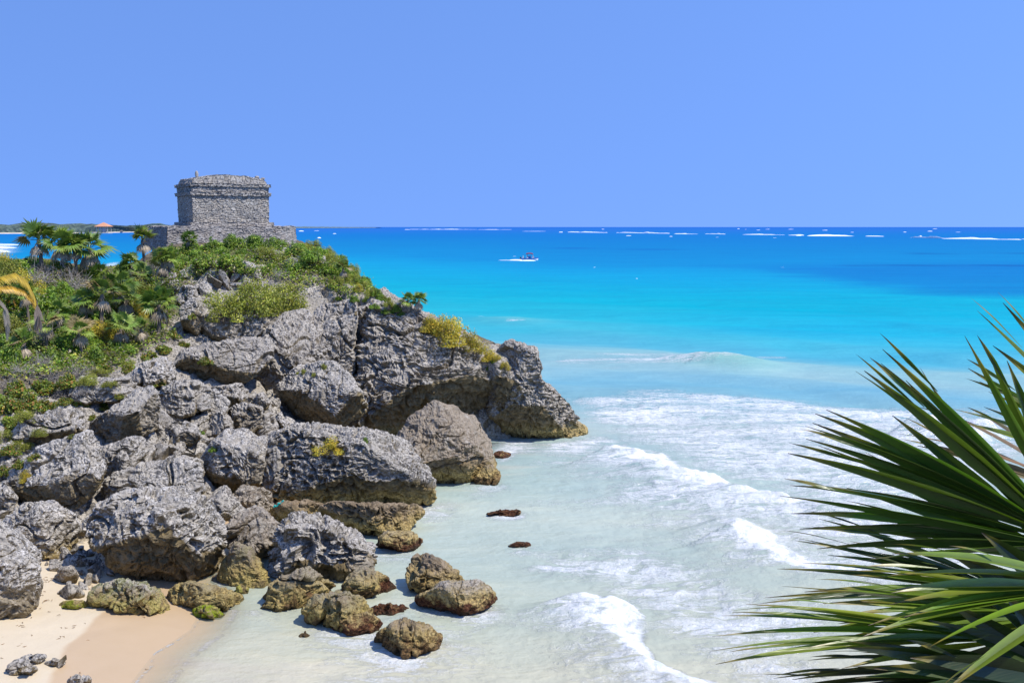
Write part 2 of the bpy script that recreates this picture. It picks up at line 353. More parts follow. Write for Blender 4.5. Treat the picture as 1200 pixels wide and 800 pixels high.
# swell and breakers
h = np.zeros(len(sx)); dr = R * R * (1 / 16.0 / 680) + .01
for lam, amp, dg in [(23, .16, 232), (13, .10, 240), (8.3, .065, 222), (5.1, .045, 248), (3.3, .028, 215), (2.1, .016, 255)]:
    k = 2 * math.pi / lam; th = math.radians(dg); wgt = np.clip(lam / (3 * dr) - 1, 0, 1)
    h += amp * wgt * np.sin(k * (sx * math.cos(th) + sy * math.sin(th)) + 2.5 * nz + 1.2 * nz2 + lam)
shelter = 0.35 + 0.65 * sstep(45, 90, sy); h *= shelter
foam = np.zeros(len(sx))
def front(pts, H, wid, back, amt, taper=.12, crest=0.9, fore=0.0):
    """a breaking wave: steep front along pts, foam on its face and trailing behind it (the seaward, left-hand side)"""
    global h, foam
    W = [sea2(*q) for q in pts]; d_, s_, u_ = sd_poly(SP, W); g = d_ * s_ + 0.55 * nz2 * min(1, wid) + .95 * nz3 * min(1, wid)
    tp = sstep(0, taper, u_) * sstep(1, 1 - taper, u_)
    prof = np.where(g < wid, sstep(-0.35 * wid, wid, g), np.exp(-((g - wid) / (2.2 * wid)) ** 2))
    h = h + H * prof * tp * (1 + .5 * nz3 * (H > .2) * (crest > 0))
    fo = np.where(g > 0, np.exp(-(g / back)), sstep(-0.5 - fore, 0, g)) * amt
    fc = crest * np.exp(-((g - wid * .5) / (0.8 * wid)) ** 2)
    foam = np.maximum(foam, np.maximum(fo, fc) * tp)
def patch(pts, amt, soft=2.0):
    global foam
    W = np.array([sea2(*q) for q in pts]); inside = np.zeros(len(sx), bool); n = len(W)
    for i in range(n):
        (x1, y1), (x2, y2) = W[i], W[(i + 1) % n]
        c_ = ((y1 > sy) != (y2 > sy)) & (sx < (x2 - x1) * (sy - y1) / (y2 - y1 + 1e-12) + x1); inside ^= c_
    d_, _, _ = sd_poly(SP, np.vstack([W, W[:1]])); g = np.where(inside, d_, -d_) + 1.2 * nz2
    foam = np.maximum(foam, amt * sstep(-soft, soft, g))
front([(1220, 640), (1060, 612), (960, 596), (905, 588), (868, 577), (840, 562), (800, 548), (768, 533), (728, 520), (700, 520)], 0.55, 1.5, 7, .70, .06, .98)
front([(1300, 735), (960, 660), (915, 640), (884, 622), (862, 618), (848, 612)], 0.4, 1.1, 3.0, .58, .10, .96)
front([(1000, 830), (900, 815), (860, 806), (810, 792), (768, 772), (752, 742), (745, 722), (715, 702), (694, 690)], 0.28, .8, 3.0, .68, .05, .94)
front([(760, 680), (700, 668), (640, 660), (600, 655)], 0.08, .4, 1.3, .50, .3, .55)
front([(1180, 515), (1130, 508), (1085, 500), (1060, 497)], 0.9, 1.3, 4, .62, .15, 1.0)
for pts_, H_, w_, tint_ in [([(945, 438), (880, 432), (820, 424), (760, 422)], 1.0, 3.0, .75), ([(980, 466), (900, 462), (800, 458), (700, 460)], .35, 2.5, .0), ([(660, 383), (600, 377), (540, 374)], .5, 3.5, .25)]:
    d_, s_, u_ = sd_poly(SP, [sea2(*q) for q in pts_]); tp = np.sin(np.pi * u_) ** 1.5; gg = np.exp(-((d_ + .6 * nz3) / w_) ** 2) * tp; h = h + H_ * gg
    col = col * (1 - tint_ * gg[:, None]) + srgb(150, 208, 190) / 1.62 * tint_ * gg[:, None]; foam = np.maximum(foam, .34 * gg * (tint_ > .3))
patch([(665, 470), (760, 462), (960, 470), (1200, 478), (1200, 620), (960, 592), (880, 575), (770, 530), (705, 512)], .48, 3)
patch([(690, 520), (770, 540), (900, 592), (1200, 650), (1200, 700), (880, 690), (760, 640), (640, 560), (600, 548), (590, 525)], .36, 3)
patch([(600, 640), (760, 640), (900, 690), (1000, 700), (1000, 830), (880, 820), (770, 770), (740, 720), (690, 690), (600, 668)], .46, 2)
patch([(640, 418), (800, 412), (900, 425), (880, 432), (760, 430), (640, 430)], .38, 4)
patch([(572, 522), (598, 516), (625, 524), (612, 538), (585, 545), (570, 535)], .62, .8)
patch([(480, 720), (560, 730), (660, 790), (600, 830), (400, 830), (330, 770), (400, 750)], .34, 2)
patch([(-20, 284), (22, 286), (24, 296), (-20, 300)], .5, 12); patch([(118, 310), (140, 306), (138, 318), (120, 322)], .55, 4)
for (px_, py_, L_, wd_, am_) in [(612, 304.5, 34, 1.3, .9), (586, 304.6, 26, .9, .62), (604, 379, 16, .7, .8), (575, 372, 18, .8, .75), (632, 384, 14, .5, .6), (905, 416, 20, 1.2, .5), (800, 418, 30, 1.3, .42)]:
    d_, s_, u_ = sd_poly(SP, [sea2(px_ - L_ / 2, py_), sea2(px_ + L_ / 2, py_)]); foam = np.maximum(foam, am_ * np.exp(-(d_ / wd_) ** 2))
for (x, y, a_, q_) in [(400, 740, 1.5, .44), (470, 771, 1.5, .46), (515, 709, 1.3, .46), (560, 716, 1.4, .48), (430, 746, 1.2, .42), (300, 716, 1.0, .36), (335, 719, .9, .40), (460, 648, 1.6, .44), (568, 573, 1.8, .50), (610, 522, 2.0, .55), (665, 524, 2.2, .52), (590, 605, 1.2, .46), (610, 645, 1.0, .44), (455, 722, 1.0, .42), (510, 595, 1.8, .44), (694, 514, 2.0, .55)]:
    c_ = sea2(x, y); d_ = np.hypot(sx - c_[0], sy - c_[1]) / a_ + .5 * nz3; foam = np.maximum(foam, q_ * np.exp(-d_ ** 2))
# surf on the outer reef, kilometres off
r2 = random.Random(3)
reef = [(480, 268.3, 560, 268.4, 22, .55), (560, 268.6, 600, 268.6, 14, .9), (612, 270.6, 640, 270.6, 14, .9), (665, 271.6, 712, 272.2, 30, 1.1), (722, 272.2, 785, 273.2, 28, 1.1), (790, 273.6, 818, 273.8, 22, 1.1), (826, 273.6, 850, 274.0, 26, 1.1), (870, 274.4, 920, 274.8, 18, .8), (924, 275.2, 942, 275.4, 24, 1.1), (946, 276.0, 1000, 276.2, 24, 1.1), (1014, 276.4, 1036, 276.6, 14, .8), (1068, 278.0, 1110, 279.0, 24, 1.1), (1105, 279.2, 1196, 280.4, 26, 1.1), (1200, 280, 1260, 281, 30, 1.0)]
SURF = []
def surf_ridge(x0, y0, x1, y1, hh, rag=.7):
    a_, b_ = sea2(x0, y0), sea2(x1, y1); L = np.hypot(*(b_ - a_)); n = max(8, int(L / (L / 90 + 1.2))); u = np.linspace(0, 1, n + 1); q = r2.uniform(0, 99)
    env = np.sin(np.pi * u) ** .35 * np.clip(.55 + 1.3 * rag * fbm(np.stack([u * L / 22 + q, u * 0, u * 0], 1), 4, 3), .0, 2); wd_ = hh * 3.2; V = []
    for k, (f, g) in enumerate([(-1, -.15), (-.35, .75), (0, 1), (.5, .6), (1.4, -.15)]):
        P2 = a_[None] + u[:, None] * (b_ - a_)[None]; V.append(np.column_stack([P2[:, 0], P2[:, 1] + f * wd_ * (.7 + .3 * env), np.maximum(g, 0) * hh * env + np.where(g < 0, g, 0)]))
    SURF.append((np.vstack(V), grid_faces(5, n + 1)))
for (x0, y0, x1, y1, wd_, am_) in reef: surf_ridge(x0, y0 + .5, x1, y1 + .5, wd_ * .095, .5)
for k in range(20):
    x_ = r2.uniform(360, 1200); y_ = 268.2 + 9 * r2.random() ** 1.5; surf_ridge(x_, y_, x_ + r2.uniform(2, 7), y_, 12 / (y_ - 262) + .35, .4)
for k in range(8):
    x_ = r2.uniform(400, 1200); y_ = 278 + 85 * r2.random() ** 1.7; tt_ = CAMZ * F / (y_ - 265.6); surf_ridge(x_, y_, x_ + r2.uniform(1.5, 6), y_ + r2.uniform(-.2, .2), tt_ / F * r2.uniform(.25, .6), .6)
for (x0, y0, x1, y1, k_) in [(-40, 286, 22, 287, 1.6), (-30, 290, 18, 290.5, 1.4), (-30, 294, 10, 295, 1.2), (118, 313, 134, 314, .7), (122, 291, 130, 291, .8), (350, 271, 356, 271, 1.6), (368, 270.5, 374, 270.5, 1.4), (390, 274, 394, 274, 1), (372, 279, 376, 279, .8), (584, 304.9, 607, 305.1, .34), (596, 305.0, 613, 305.3, .5), (609, 305.6, 628, 305.6, .28), (575, 371.6, 592, 374, .32), (598, 379.3, 612, 379, .36), (622, 379.6, 640, 379.4, .22)]: surf_ridge(x0, y0, x1, y1, k_)
caps = sstep(75, 160, sy) * (0.5 + .5 * sstep(250, 90, sx)) 
shz, shs = sand_h(sx, sy)
far = (sy > 55) | (shs < -30)
depth = np.where(far, 3, -shz)
alpha = np.clip(0.12 + 0.80 * sstep(0.0, 0.16, depth) + .25 * sstep(0.2, 0.6, depth), 0, 1)
foam = np.maximum(foam, np.where(far, 0, .42 * np.exp(-((shs + .16 + .45 * nz2 + .35 * nz3) / 0.12) ** 2) + .36 * np.exp(-((shs + 1.1 + .9 * nz2) / 0.25) ** 2)))
nz4 = fbm(np.stack([sx / .55, sy / .55, Z0], 1), 3, 29); h = h + .16 * nz4 * foam.clip(0, 1) * sstep(110, 60, R) + .02 * nz3
h = h * np.where(far, 1, sstep(0.02, 0.9, depth))
land = (shs > 0.35) & (sy < 60)
h = np.where(land, -0.5, np.where(far, h, h * 1.0))
near = sstep(9, 1.5, -shs) * (sy < 55)
o = mesh_obj('sea', np.stack([sx, sy, h], 1), grid_faces(len(rr), len(ang))[:, ::-1], M_WATER, smooth=True, col=col,
             attrs={'foam': foam, 'alpha': alpha, 'caps': caps, 'near': near}); tag(o, None, None, None, 'structure')

N = NT('broken_water'); nn = N.noise(N.pos(), .6, 5, .7)
M_SURF = N.done(N.n('BsdfPrincipled', {'Base Color': N.mix(nn, (0.66, 0.74, 0.80), (0.88, 0.9, 0.91)), 'Roughness': .8, 'Specular IOR Level': .1}).outputs[0])
off = 0; VV = []; FF = []
for v_, f_ in SURF: VV.append(v_); FF.append(f_ + off); off += len(v_)
o = mesh_obj('surf', np.vstack(VV), np.vstack(FF), M_SURF, smooth=True); tag(o, 'white surf breaking on the outer reef and scattered whitecaps on the blue sea', 'surf', None, 'stuff')

# ------------------------------------------------------------------ headland ground
CT = [(0, 700, 33, -1.2), (100, 720, 32, -1.2), (220, 720, 32, -1.2), (330, 715, 33, -1.3), (430, 700, 34, -1.4), (470, 650, 37, -1.5), (500, 605, 41, -1.6), (590, 570, 46, -2), (640, 545, 50, -2), (710, 525, 53, -2.5), (720, 500, 60, -3),
      (-200, 760, 29, -0.6), (-200, 690, 32, .3), (-320, 700, 31, .2), (-220, 620, 36, 2.4), (-250, 480, 44, 5.6), (-300, 380, 54, 8)]
CP = [(lambda w_: (w_[0], w_[1], z_))(at(a, b, c)) for a, b, c, z_ in CT]
for a, b, c in [(0, 610, 37), (60, 640, 36.4), (150, 640, 36.8), (230, 640, 37.2), (290, 650, 38.5), (340, 640, 41), (400, 620, 44), (0, 540, 39.5), (100, 560, 40), (200, 560, 41.5), (285, 585, 42.5), (340, 570, 46), (400, 560, 49), (0, 480, 41.5), (100, 480, 44), (200, 500, 45), (260, 500, 47.5),
                (320, 480, 51), (250, 445, 50.5), (160, 440, 48), (60, 440, 45.5), (0, 415, 47), (100, 405, 50.5), (190, 400, 53), (0, 350, 53), (100, 345, 58), (200, 345, 60), (300, 350, 60), (380, 345, 60.5), (430, 358, 60), (500, 380, 59.5), (560, 420, 58.5),
                (400, 420, 59.5), (480, 440, 61), (420, 480, 58.5), (600, 440, 60.5), (520, 500, 59), (600, 490, 60),
                (0, 308, 60), (60, 306, 64), (130, 322, 64), (172, 306, 70), (220, 292, 71.5), (262, 291, 71.5), (300, 291, 71.5), (345, 291, 73.5), (400, 318, 66), (375, 292, 72)]:
    CP.append(tuple(at(a, b, c)))
CP += [(-17, 84, 10.4), (-24, 86, 9.4), (-31, 79, 6.6), (-20, 76, 10.3), (-26.3, 74.5, 10.4), (-29.5, 73, 7.9), (-34, 76, 6.2), (-13, 79, 8.0), (-6, 76, 2), (0, 72, -1), (6, 66, -3), (9, 58, -3), (-2, 86, -3), (-12, 95, -3), (-25, 100, -3), (-40, 90, -1), (-48, 80, 2), (-52, 100, -3), (-38, 72, 6.2), (-45, 60, 8.0), (-60, 70, 5)]
CP = np.array(CP); _d = np.hypot(CP[:, None, 0] - CP[None, :, 0], CP[:, None, 1] - CP[None, :, 1]); _phi = lambda d: np.sqrt(d * d + 0.6)
_W = np.linalg.solve(np.block([[_phi(_d), np.ones((len(CP), 1))], [np.ones((1, len(CP))), np.zeros((1, 1))]]), np.r_[CP[:, 2], 0])
def terr(x, y):
    x = np.atleast_1d(x).astype(float); y = np.atleast_1d(y).astype(float); r = np.full(len(x), _W[-1])
    for k in range(len(CP)): r = r + _W[k] * _phi(np.hypot(x - CP[k, 0], y - CP[k, 1]))
    return r
def ground_t(px, py):
    t = np.arange(22, 110, 0.1); q = C0 + ray(px, py)[None] * t[:, None]
    g = np.maximum(np.maximum(terr(q[:, 0], q[:, 1]), np.where(q[:, 1] < 48, sand_h(q[:, 0], q[:, 1])[0], -9)), -0.08)
    b = np.nonzero(q[:, 2] < g)[0]; return t[b[0]] if len(b) else 60.0

def karst(p, N_, amp=1.0, seed=0, strata=0.0, pits=1.0, size=3.0, sponge=0.0):
    """weathered limestone: lumps, crags and dissolution pits, along the normals"""
    q = p + 0.25 * np.stack([vnoise(p * 1.3, seed), vnoise(p * 1.3, seed + 5), vnoise(p * 1.3, seed + 9)], 1)
    d = 0.055 * min(size, 4) * fbm(q / (0.42 * size), 3, seed)
    d += 0.12 * fbm(q * 1.25, 4, seed + 3, .55, True)
    d += 0.06 * fbm(q * 4.2, 3, seed + 4, .6, True)
    msk = sstep(-.35, .35, vnoise(q * .45, seed + 30))
    wq = worley(q * 2.3, seed + 6); d -= 0.20 * pits * sstep(.48, .15, wq) * (.4 + .6 * msk)
    wq = worley(q * 6.0, seed + 7); d -= 0.095 * pits * sstep(.46, .14, wq) * (.35 + .65 * msk)
    cr_ = np.abs(fbm(q * .42, 2, seed + 15)); d -= .26 * sstep(.05, .0, cr_)
    cr_ = np.abs(fbm(q * 1.1 + 40, 2, seed + 16)); d -= .10 * sstep(.05, .0, cr_)
    if sponge: d -= sponge * (.55 * sstep(.55, .18, worley(q * 1.15, seed + 21)) + .28 * sstep(.5, .2, worley(q * 2.6, seed + 22)))
    if strata:
        qs = q * np.array([0.45, 0.45, 4.2]); d += strata * 0.16 * fbm(qs, 3, seed + 12, .6, True)
    return p + N_ * (amp * d)[:, None]
def vnormals(V, Fc):
    a, b, c = V[Fc[:, 0]], V[Fc[:, 1]], V[Fc[:, 2]]; n = np.cross(b - a, c - a); out_ = np.zeros_like(V)
    for j in range(Fc.shape[1]):
        for k in range(3): out_[:, k] += np.bincount(Fc[:, j], n[:, k], len(V))
    return out_ / (np.linalg.norm(out_, axis=1, keepdims=True) + 1e-9)

tx, ty = np.meshgrid(np.arange(-58, 8, 0.16), np.arange(27, 100, 0.16)); tsh = tx.shape; tx, ty = tx.ravel(), ty.ravel()
tz = terr(tx, ty); tv = np.stack([tx, ty, tz], 1); tf = grid_faces(*tsh)
tn = vnormals(tv, tf); keep = tz > -2.6
tv = karst(tv, tn, 1.15, 40, 0, 1.0, 3.0)
def poly_mask(P2, W):
    ins = np.zeros(len(P2), bool)
    for i in range(len(W)):
        (x1, y1), (x2, y2) = W[i], W[(i + 1) % len(W)]
        ins ^= ((y1 > P2[:, 1]) != (y2 > P2[:, 1])) & (P2[:, 0] < (x2 - x1) * (P2[:, 1] - y1) / (y2 - y1 + 1e-12) + x1)
    d_, _, _ = sd_poly(P2, np.vstack([W, W[:1]])); return np.where(ins, d_, -d_)
def on_ground(px, py): return (C0 + ray(px, py) * ground_t(px, py))[:2]
GREENW = np.array([on_ground(*q) for q in [(-60, 470), (30, 465), (75, 452), (130, 432), (185, 405), (205, 352), (225, 330), (260, 322), (330, 330), (400, 345), (470, 372), (560, 408)]] + [(0, 62), (-4, 72), (-14, 88), (-40, 84), (-60, 70), (-60, 45)])
g_ = poly_mask(np.stack([tx, ty], 1), GREENW); soil = sstep(-.4, .8, g_ + 1.1 * vnoise(np.stack([tx * .9, ty * .9, tx * 0], 1), 4)) * .9
low = .40 * (1 - soil) * sstep(62, 54, ty) * sstep(36, 40, ty); tv[:, 2] -= low
fm = keep[tf].any(1)
o = mesh_obj('headland', tv, tf[fm], M_ROCK, attrs={'soil': soil}); o['algae'] = .3; tag(o, None, None, None, 'structure'); o.color = (0.12, 0.1, 0.0, 0)

# ------------------------------------------------------------------ rocks
_ICO = {}
def ico(l):
    if l not in _ICO:
        bm = bmesh.new(); bmesh.ops.create_icosphere(bm, subdivisions=l, radius=1)
        _ICO[l] = (np.array([v.co[:] for v in bm.verts]), np.array([[v.index for v in f.verts] for f in bm.faces])); bm.free()
    return _ICO[l]
def rock_arrays(poly, t, depth=0.8, level=5, seed=0, facets=8, fx=(), amp=1.0, strata=0.0, pits=1.0, box=0.68, sponge=0.0):
    """a rock: its outline as seen from the shore path gives its width and height, depth its thickness"""
    r = np.random.default_rng(seed + 100)
    poly = np.array(poly, float); nx = np.roll(poly, -1, 0); cr = poly[:, 0] * nx[:, 1] - nx[:, 0] * poly[:, 1]
    c = ((poly + nx) * cr[:, None]).sum(0) / (3 * cr.sum()); Cc = at(c[0], c[1], t)
    s = t / F; q = (poly - c) * np.array([1, -1]) * s
    th = np.linspace(-math.pi, math.pi, 361)[:-1]; Rr = np.zeros(360)
    for i in range(len(q)):
        a, b = q[i], q[(i + 1) % len(q)]; e = b - a
        den = np.cos(th) * e[1] - np.sin(th) * e[0]; den = np.where(np.abs(den) < 1e-9, 1e-9, den)
        rad = (a[0] * e[1] - a[1] * e[0]) / den; pr = (a[0] * np.sin(th) - a[1] * np.cos(th)) / -den
        kk = np.where(np.abs(e[0]) > np.abs(e[1]), (rad * np.cos(th) - a[0]) / (e[0] if abs(e[0]) > 1e-9 else 1e-9), (rad * np.sin(th) - a[1]) / (e[1] if abs(e[1]) > 1e-9 else 1e-9))
        ok = (rad > 0) & (kk >= -1e-6) & (kk <= 1 + 1e-6); Rr = np.where(ok, np.maximum(Rr, rad), Rr)
    Rr = np.where(Rr == 0, np.median(Rr), Rr); Rr = (Rr * 2 + np.roll(Rr, 1) + np.roll(Rr, -1)) / 4
    size = math.sqrt(abs(cr.sum()) / 2) * s; D = depth * size
    d, Fc = ico(level)
    ROT = np.linalg.qr(r.normal(size=(3, 3)))[0]; ROT *= np.sign(np.linalg.det(ROT)); d = d @ ROT.T
    ang_ = np.arctan2(d[:, 1], d[:, 0]); rho = np.hypot(d[:, 0], d[:, 1])
    RR = np.interp(ang_, np.r_[th, math.pi], np.r_[Rr, Rr[0]])
    rp = rho ** box; P = np.stack([RR * np.cos(ang_) * rp, RR * np.sin(ang_) * rp, D * np.sign(d[:, 2]) * np.abs(d[:, 2]) ** box], 1)
    pl = [np.array(f, float) for f in fx]
    for k in range(facets):
        n = r.normal(size=3) * (1, .8, 1); n[2] = -abs(n[2]) - .35; pl.append(np.r_[n, r.uniform(.55, .80)])
    for f in pl:
        n = f[:3] / np.linalg.norm(f[:3]); pr = P @ n; lim = pr.max() * f[3]; ex = np.maximum(pr - lim, 0); P = P - n * (ex * .95)[:, None]
    for ax, sg in ((0, 1), (0, -1), (1, 1), (1, -1)):          # the cuts must not shrink the outline
        full = (q[:, ax] * sg).max(); now = (P[:, ax] * sg).max(); m = P[:, ax] * sg > 0; P[m, ax] *= full / max(now, .3 * full)
    wv = ray(c[0], c[1]); wv /= np.linalg.norm(wv)
    Pw = Cc + P[:, :1] * RT + P[:, 1:2] * UP + P[:, 2:3] * wv
    N_ = vnormals(Pw, Fc)
    if (N_ * (Pw - Cc)).sum() < 0: Fc = Fc[:, ::-1]; N_ = -N_
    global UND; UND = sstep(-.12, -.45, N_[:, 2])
    a_ = amp * min(1.0, 0.42 + size / 2.6)
    V = karst(Pw, N_, a_, seed, strata, pits, max(size, .8), sponge)
    return V, Fc, Cc
def lvl(poly):
    p = np.array(poly); e = max(np.ptp(p[:, 0]), np.ptp(p[:, 1])); return 7 if e > 95 else 6 if e > 38 else 5 if e > 14 else 4
def rock(label, poly, t=None, depth=.8, tint=(0, .15, 0, 0), name='boulder', cat='boulder', group=None, seed=None, **kw):
    p = np.array(poly, float); seed = seed if seed is not None else int(p[0, 0] * 7 + p[0, 1] * 3)
    alg = kw.pop('alg', True)
    if t is None: t = ground_t(p[:, 0].mean(), p[:, 1].max() - 0.07 * np.ptp(p[:, 1]))
    V, Fc, Cc = rock_arrays(poly, t, depth, kw.pop('level', lvl(poly)), seed, **kw)
    base = np.array([Cc[0], Cc[1], V[:, 2].min()])
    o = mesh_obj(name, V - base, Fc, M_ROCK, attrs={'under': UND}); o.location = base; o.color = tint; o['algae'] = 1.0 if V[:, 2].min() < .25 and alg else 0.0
    return tag(o, label, cat, group)

# the bedrock cliff of the headland: overlapping masses of one mesh
UNDER = (0.15, -0.85, -0.55)      # a cut that leans the lower face back under itself (right, up, away)
CL = []; CU = []
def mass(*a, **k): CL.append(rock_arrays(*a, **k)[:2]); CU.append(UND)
mass([(584, 412), (600, 403), (614, 408), (628, 410), (631, 430), (634, 447), (650, 462), (660, 478), (668, 490), (688, 503), (693, 514), (680, 522), (655, 521), (620, 516), (596, 510), (575, 485), (570, 440)], 57.0, .85, 7, 1, fx=[(-.12, -.72, -.66, .36), (-.75, .1, -.65, .50)], facets=3, amp=1.25, strata=.4)
mass([(432, 358), (470, 360), (505, 376), (545, 396), (575, 412), (596, 428), (612, 452), (618, 485), (602, 512), (560, 528), (500, 530), (440, 522), (414, 500), (422, 430), (429, 380)], 58.0, .75, 7, 2, fx=[(0.28, -.80, -.55, .34), (.1, .45, -.88, .62)], facets=3, amp=1.3, strata=1.3)
mass([(395, 360), (414, 352), (419, 375), (413, 410), (412, 450), (412, 490), (395, 505), (350, 500), (352, 430), (360, 380), (380, 356)], 57.4, .8, 7, 3, fx=[(0, .1, -1, .75)], facets=3, amp=1.0, strata=.2)
mass([(318, 385), (335, 368), (360, 366), (376, 380), (384, 420), (380, 470), (362, 500), (330, 500), (305, 470), (300, 430), (308, 402)], 56.2, .8, 7, 4, fx=[(-.5, -.2, -.85, .65)], facets=3, amp=1.0, strata=.2)
mass([(205, 425), (212, 412), (245, 404), (290, 397), (316, 398), (318, 420), (300, 440), (270, 452), (230, 458), (208, 450)], 52.3, .9, 7, 5, fx=[(0, -.7, -.7, .62)], facets=2, amp=.9)
mass([(225, 375), (260, 365), (310, 362), (330, 372), (320, 400), (280, 410), (235, 408), (222, 395)], 57.0, .6, 6, 6, fx=[(0, .0, -1, .6)], facets=3, amp=.9)
mass([(262, 430), (330, 420), (380, 440), (400, 490), (370, 505), (320, 500), (285, 480)], 56.0, .5, 6, 7, facets=3, amp=.9)
mass([(414, 362), (428, 358), (424, 372), (415, 374)], 56.5, .9, 5, 21)
mass([(425, 365), (436, 345), (450, 338), (470, 352), (490, 365), (480, 392), (440, 390)], 60.2, .8, 6, 8, facets=3)
mass([(345, 340), (352, 315), (366, 301), (380, 302), (386, 318), (388, 345), (370, 362), (350, 358)], 63.5, .9, 6, 9, facets=4)
mass([(560, 412), (590, 420), (618, 450), (622, 490), (600, 505), (580, 470), (560, 440)], 57.0, .8, 6, 10, facets=3, fx=[(.1, -.75, -.65, .58)], amp=1.2, strata=.6)
off = 0; VV = []; FF = []
for v_, f_ in CL: VV.append(v_); FF.append(f_ + off); off += len(v_)
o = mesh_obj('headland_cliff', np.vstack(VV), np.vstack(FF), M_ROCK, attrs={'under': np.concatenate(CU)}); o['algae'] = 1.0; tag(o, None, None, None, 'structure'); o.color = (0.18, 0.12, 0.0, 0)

G = (.05, .12, 0, 0); PALE = (0, .55, 0, 0); TAN = (.75, .1, 0, 0); GOLD = (.6, 0, .7, .1); WEED = (.5, 0, 1, 0)
rock('pale grey limestone boulder with sprigs of greenery on its left shoulder, above the white boulder', [(8, 562), (30, 536), (60, 520), (107, 504), (119, 525), (122, 550), (112, 570), (86, 598), (60, 594), (35, 592), (14, 578)], None, .8, PALE)
rock('dark pitted grey boulder with a crack under its flat lower edge, above the rubble gully', [(106, 497), (130, 480), (163, 455), (178, 451), (187, 478), (186, 500), (160, 512), (130, 521), (112, 517)], None, .8, G, pits=1.3)
rock('low grey ridge of rock just below the dry brush and orange leaves', [(79, 452), (95, 443), (130, 446), (150, 442), (165, 455), (145, 470), (100, 472), (84, 466)], None, .7, G)
rock('low pale rock beside the yellow sea grape leaves at the left', [(12, 512), (30, 492), (55, 487), (80, 474), (96, 485), (94, 508), (60, 514), (28, 518)], None, .8, (0, .4, 0, 0))
rock('sloping grey slab split from the dark pitted boulder above it', [(118, 528), (150, 515), (168, 513), (172, 530), (152, 548), (126, 557), (116, 545)], None, .8, (0, .25, 0, 0))
rock('rounded grey boulder with a dark hollow in its right side, top of the rubble', [(182, 464), (205, 447), (230, 446), (246, 455), (244, 478), (214, 487), (190, 482)], None, .8, G)
rock('smooth grey wedge of rock tilted to the left in the rubble', [(240, 463), (252, 457), (269, 471), (262, 486), (244, 499), (231, 492)], None, .8, (0, .35, 0, 0), pits=.4)
rock('flat topped grey block lying under the tan cave wall', [(247, 455), (268, 452), (281, 450), (292, 461), (288, 470), (270, 475), (252, 469)], None, .8, (.2, .2, 0, 0))
rock('small pointed stone standing against the cave wall', [(296, 466), (308, 460), (316, 470), (312, 479), (300, 480)], None, .9, G, name='stone', cat='stone')
rock('craggy grey block left of the two bluish stones', [(264, 482), (285, 472), (306, 478), (306, 500), (285, 509), (270, 502)], None, .8, G)
rock('upright grey block directly beside the bluish stones', [(301, 486), (318, 483), (326, 500), (320, 514), (302, 510)], None, .9, (0, .3, 0, 0), pits=.5)
rock('rough narrow rock leaning in the middle of the rubble', [(248, 486), (262, 482), (273, 496), (270, 512), (256, 517), (246, 504)], None, .9, G)
rock('upper bluish stone in the dark gap beside the tilted boulder', [(322, 486), (330, 482), (334, 490), (330, 496), (323, 495)], None, .9, (0, .9, 0, 0), name='stone', cat='stone', pits=.2)
rock('lower bluish white stone in the dark gap beside the tilted boulder', [(328, 494), (336, 489), (344, 494), (342, 502), (332, 504)], None, .9, (0, 1, 0, 0), name='stone', cat='stone', pits=.2)
rock('light grey boulder with a shaded left face, between rubble and the widest boulder', [(236, 535), (248, 521), (268, 504), (285, 501), (311, 514), (310, 540), (303, 570), (286, 582), (262, 575), (242, 561)], None, .9, (0, .4, 0, 0), fx=[(-.8, 0, -.6, .55)])
rock('widest grey boulder, a yellow green bush growing on its top', [(303, 522), (320, 510), (352, 496), (380, 497), (430, 507), (478, 517), (495, 545), (507, 572), (503, 588), (470, 591), (430, 593), (380, 594), (330, 590), (308, 575), (300, 550)], 43.0, .62, G, fx=[(0, -.70, -.70, .50)], amp=1.1, pits=1.3)
rock('tan brown boulder with a bluish front face standing in the surf', [(460, 518), (478, 495), (510, 471), (535, 478), (565, 500), (582, 518), (576, 540), (560, 560), (540, 568), (500, 568), (480, 560), (468, 545)], 46.8, .8, (.6, .12, .2, 0), fx=[(.5, -.05, -.85, .40), (.1, -.75, -.65, .55), (-.35, .6, -.7, .45), (.6, .6, -.4, .55)], pits=.5, facets=3)
rock('knobbly brown rock at the foot of the tan boulder', [(556, 562), (566, 545), (578, 545), (587, 556), (582, 567), (560, 571)], None, .9, (.8, 0, .7, 0))
rock('tilted grey boulder with round green cushions on its top, against the cliff', [(324, 452), (340, 435), (360, 428), (386, 424), (400, 440), (416, 466), (432, 487), (425, 496), (400, 499), (370, 496), (345, 482), (328, 466)], 52.2, .85, (0, .4, 0, 0), fx=[(-.35, -.7, -.6, .72), (.1, .6, -.8, .6)], pits=.9)
rock('overhanging tan rock lip with fluted edge beneath the widest boulder', [(372, 592), (420, 588), (480, 587), (498, 597), (484, 609), (471, 625), (456, 640), (430, 634), (400, 616)], 39.2, .8, (.9, 0, 0, 0), fx=[(-.3, -.8, -.5, .45)], strata=.2)
rock('dark weed covered rock shelf under the tan lip', [(440, 640), (455, 624), (480, 625), (496, 634), (490, 641), (460, 647)], None, .9, WEED)
rock('pinkish tan low rock with a scrap of turquoise rope', [(315, 602), (328, 590), (360, 588), (386, 595), (385, 606), (360, 616), (328, 613)], 40.0, .8, (.95, .2, 0, 0))
rock('added dark brownish rock standing in for the shaded cave under the widest boulder', [(262, 590), (285, 570), (312, 576), (326, 600), (300, 614), (274, 608)], 40.8, .8, (.5, 0, 0, 0), alg=False)  # added rock: hides sunlit sand where the cave lies in shade
rock('sloping grey wedge with a pale tip beside the cave mouth', [(238, 592), (250, 578), (262, 569), (286, 599), (276, 605), (252, 608)], 38.4, .8, (.2, .3, 0, 0), pits=.6, alg=False)
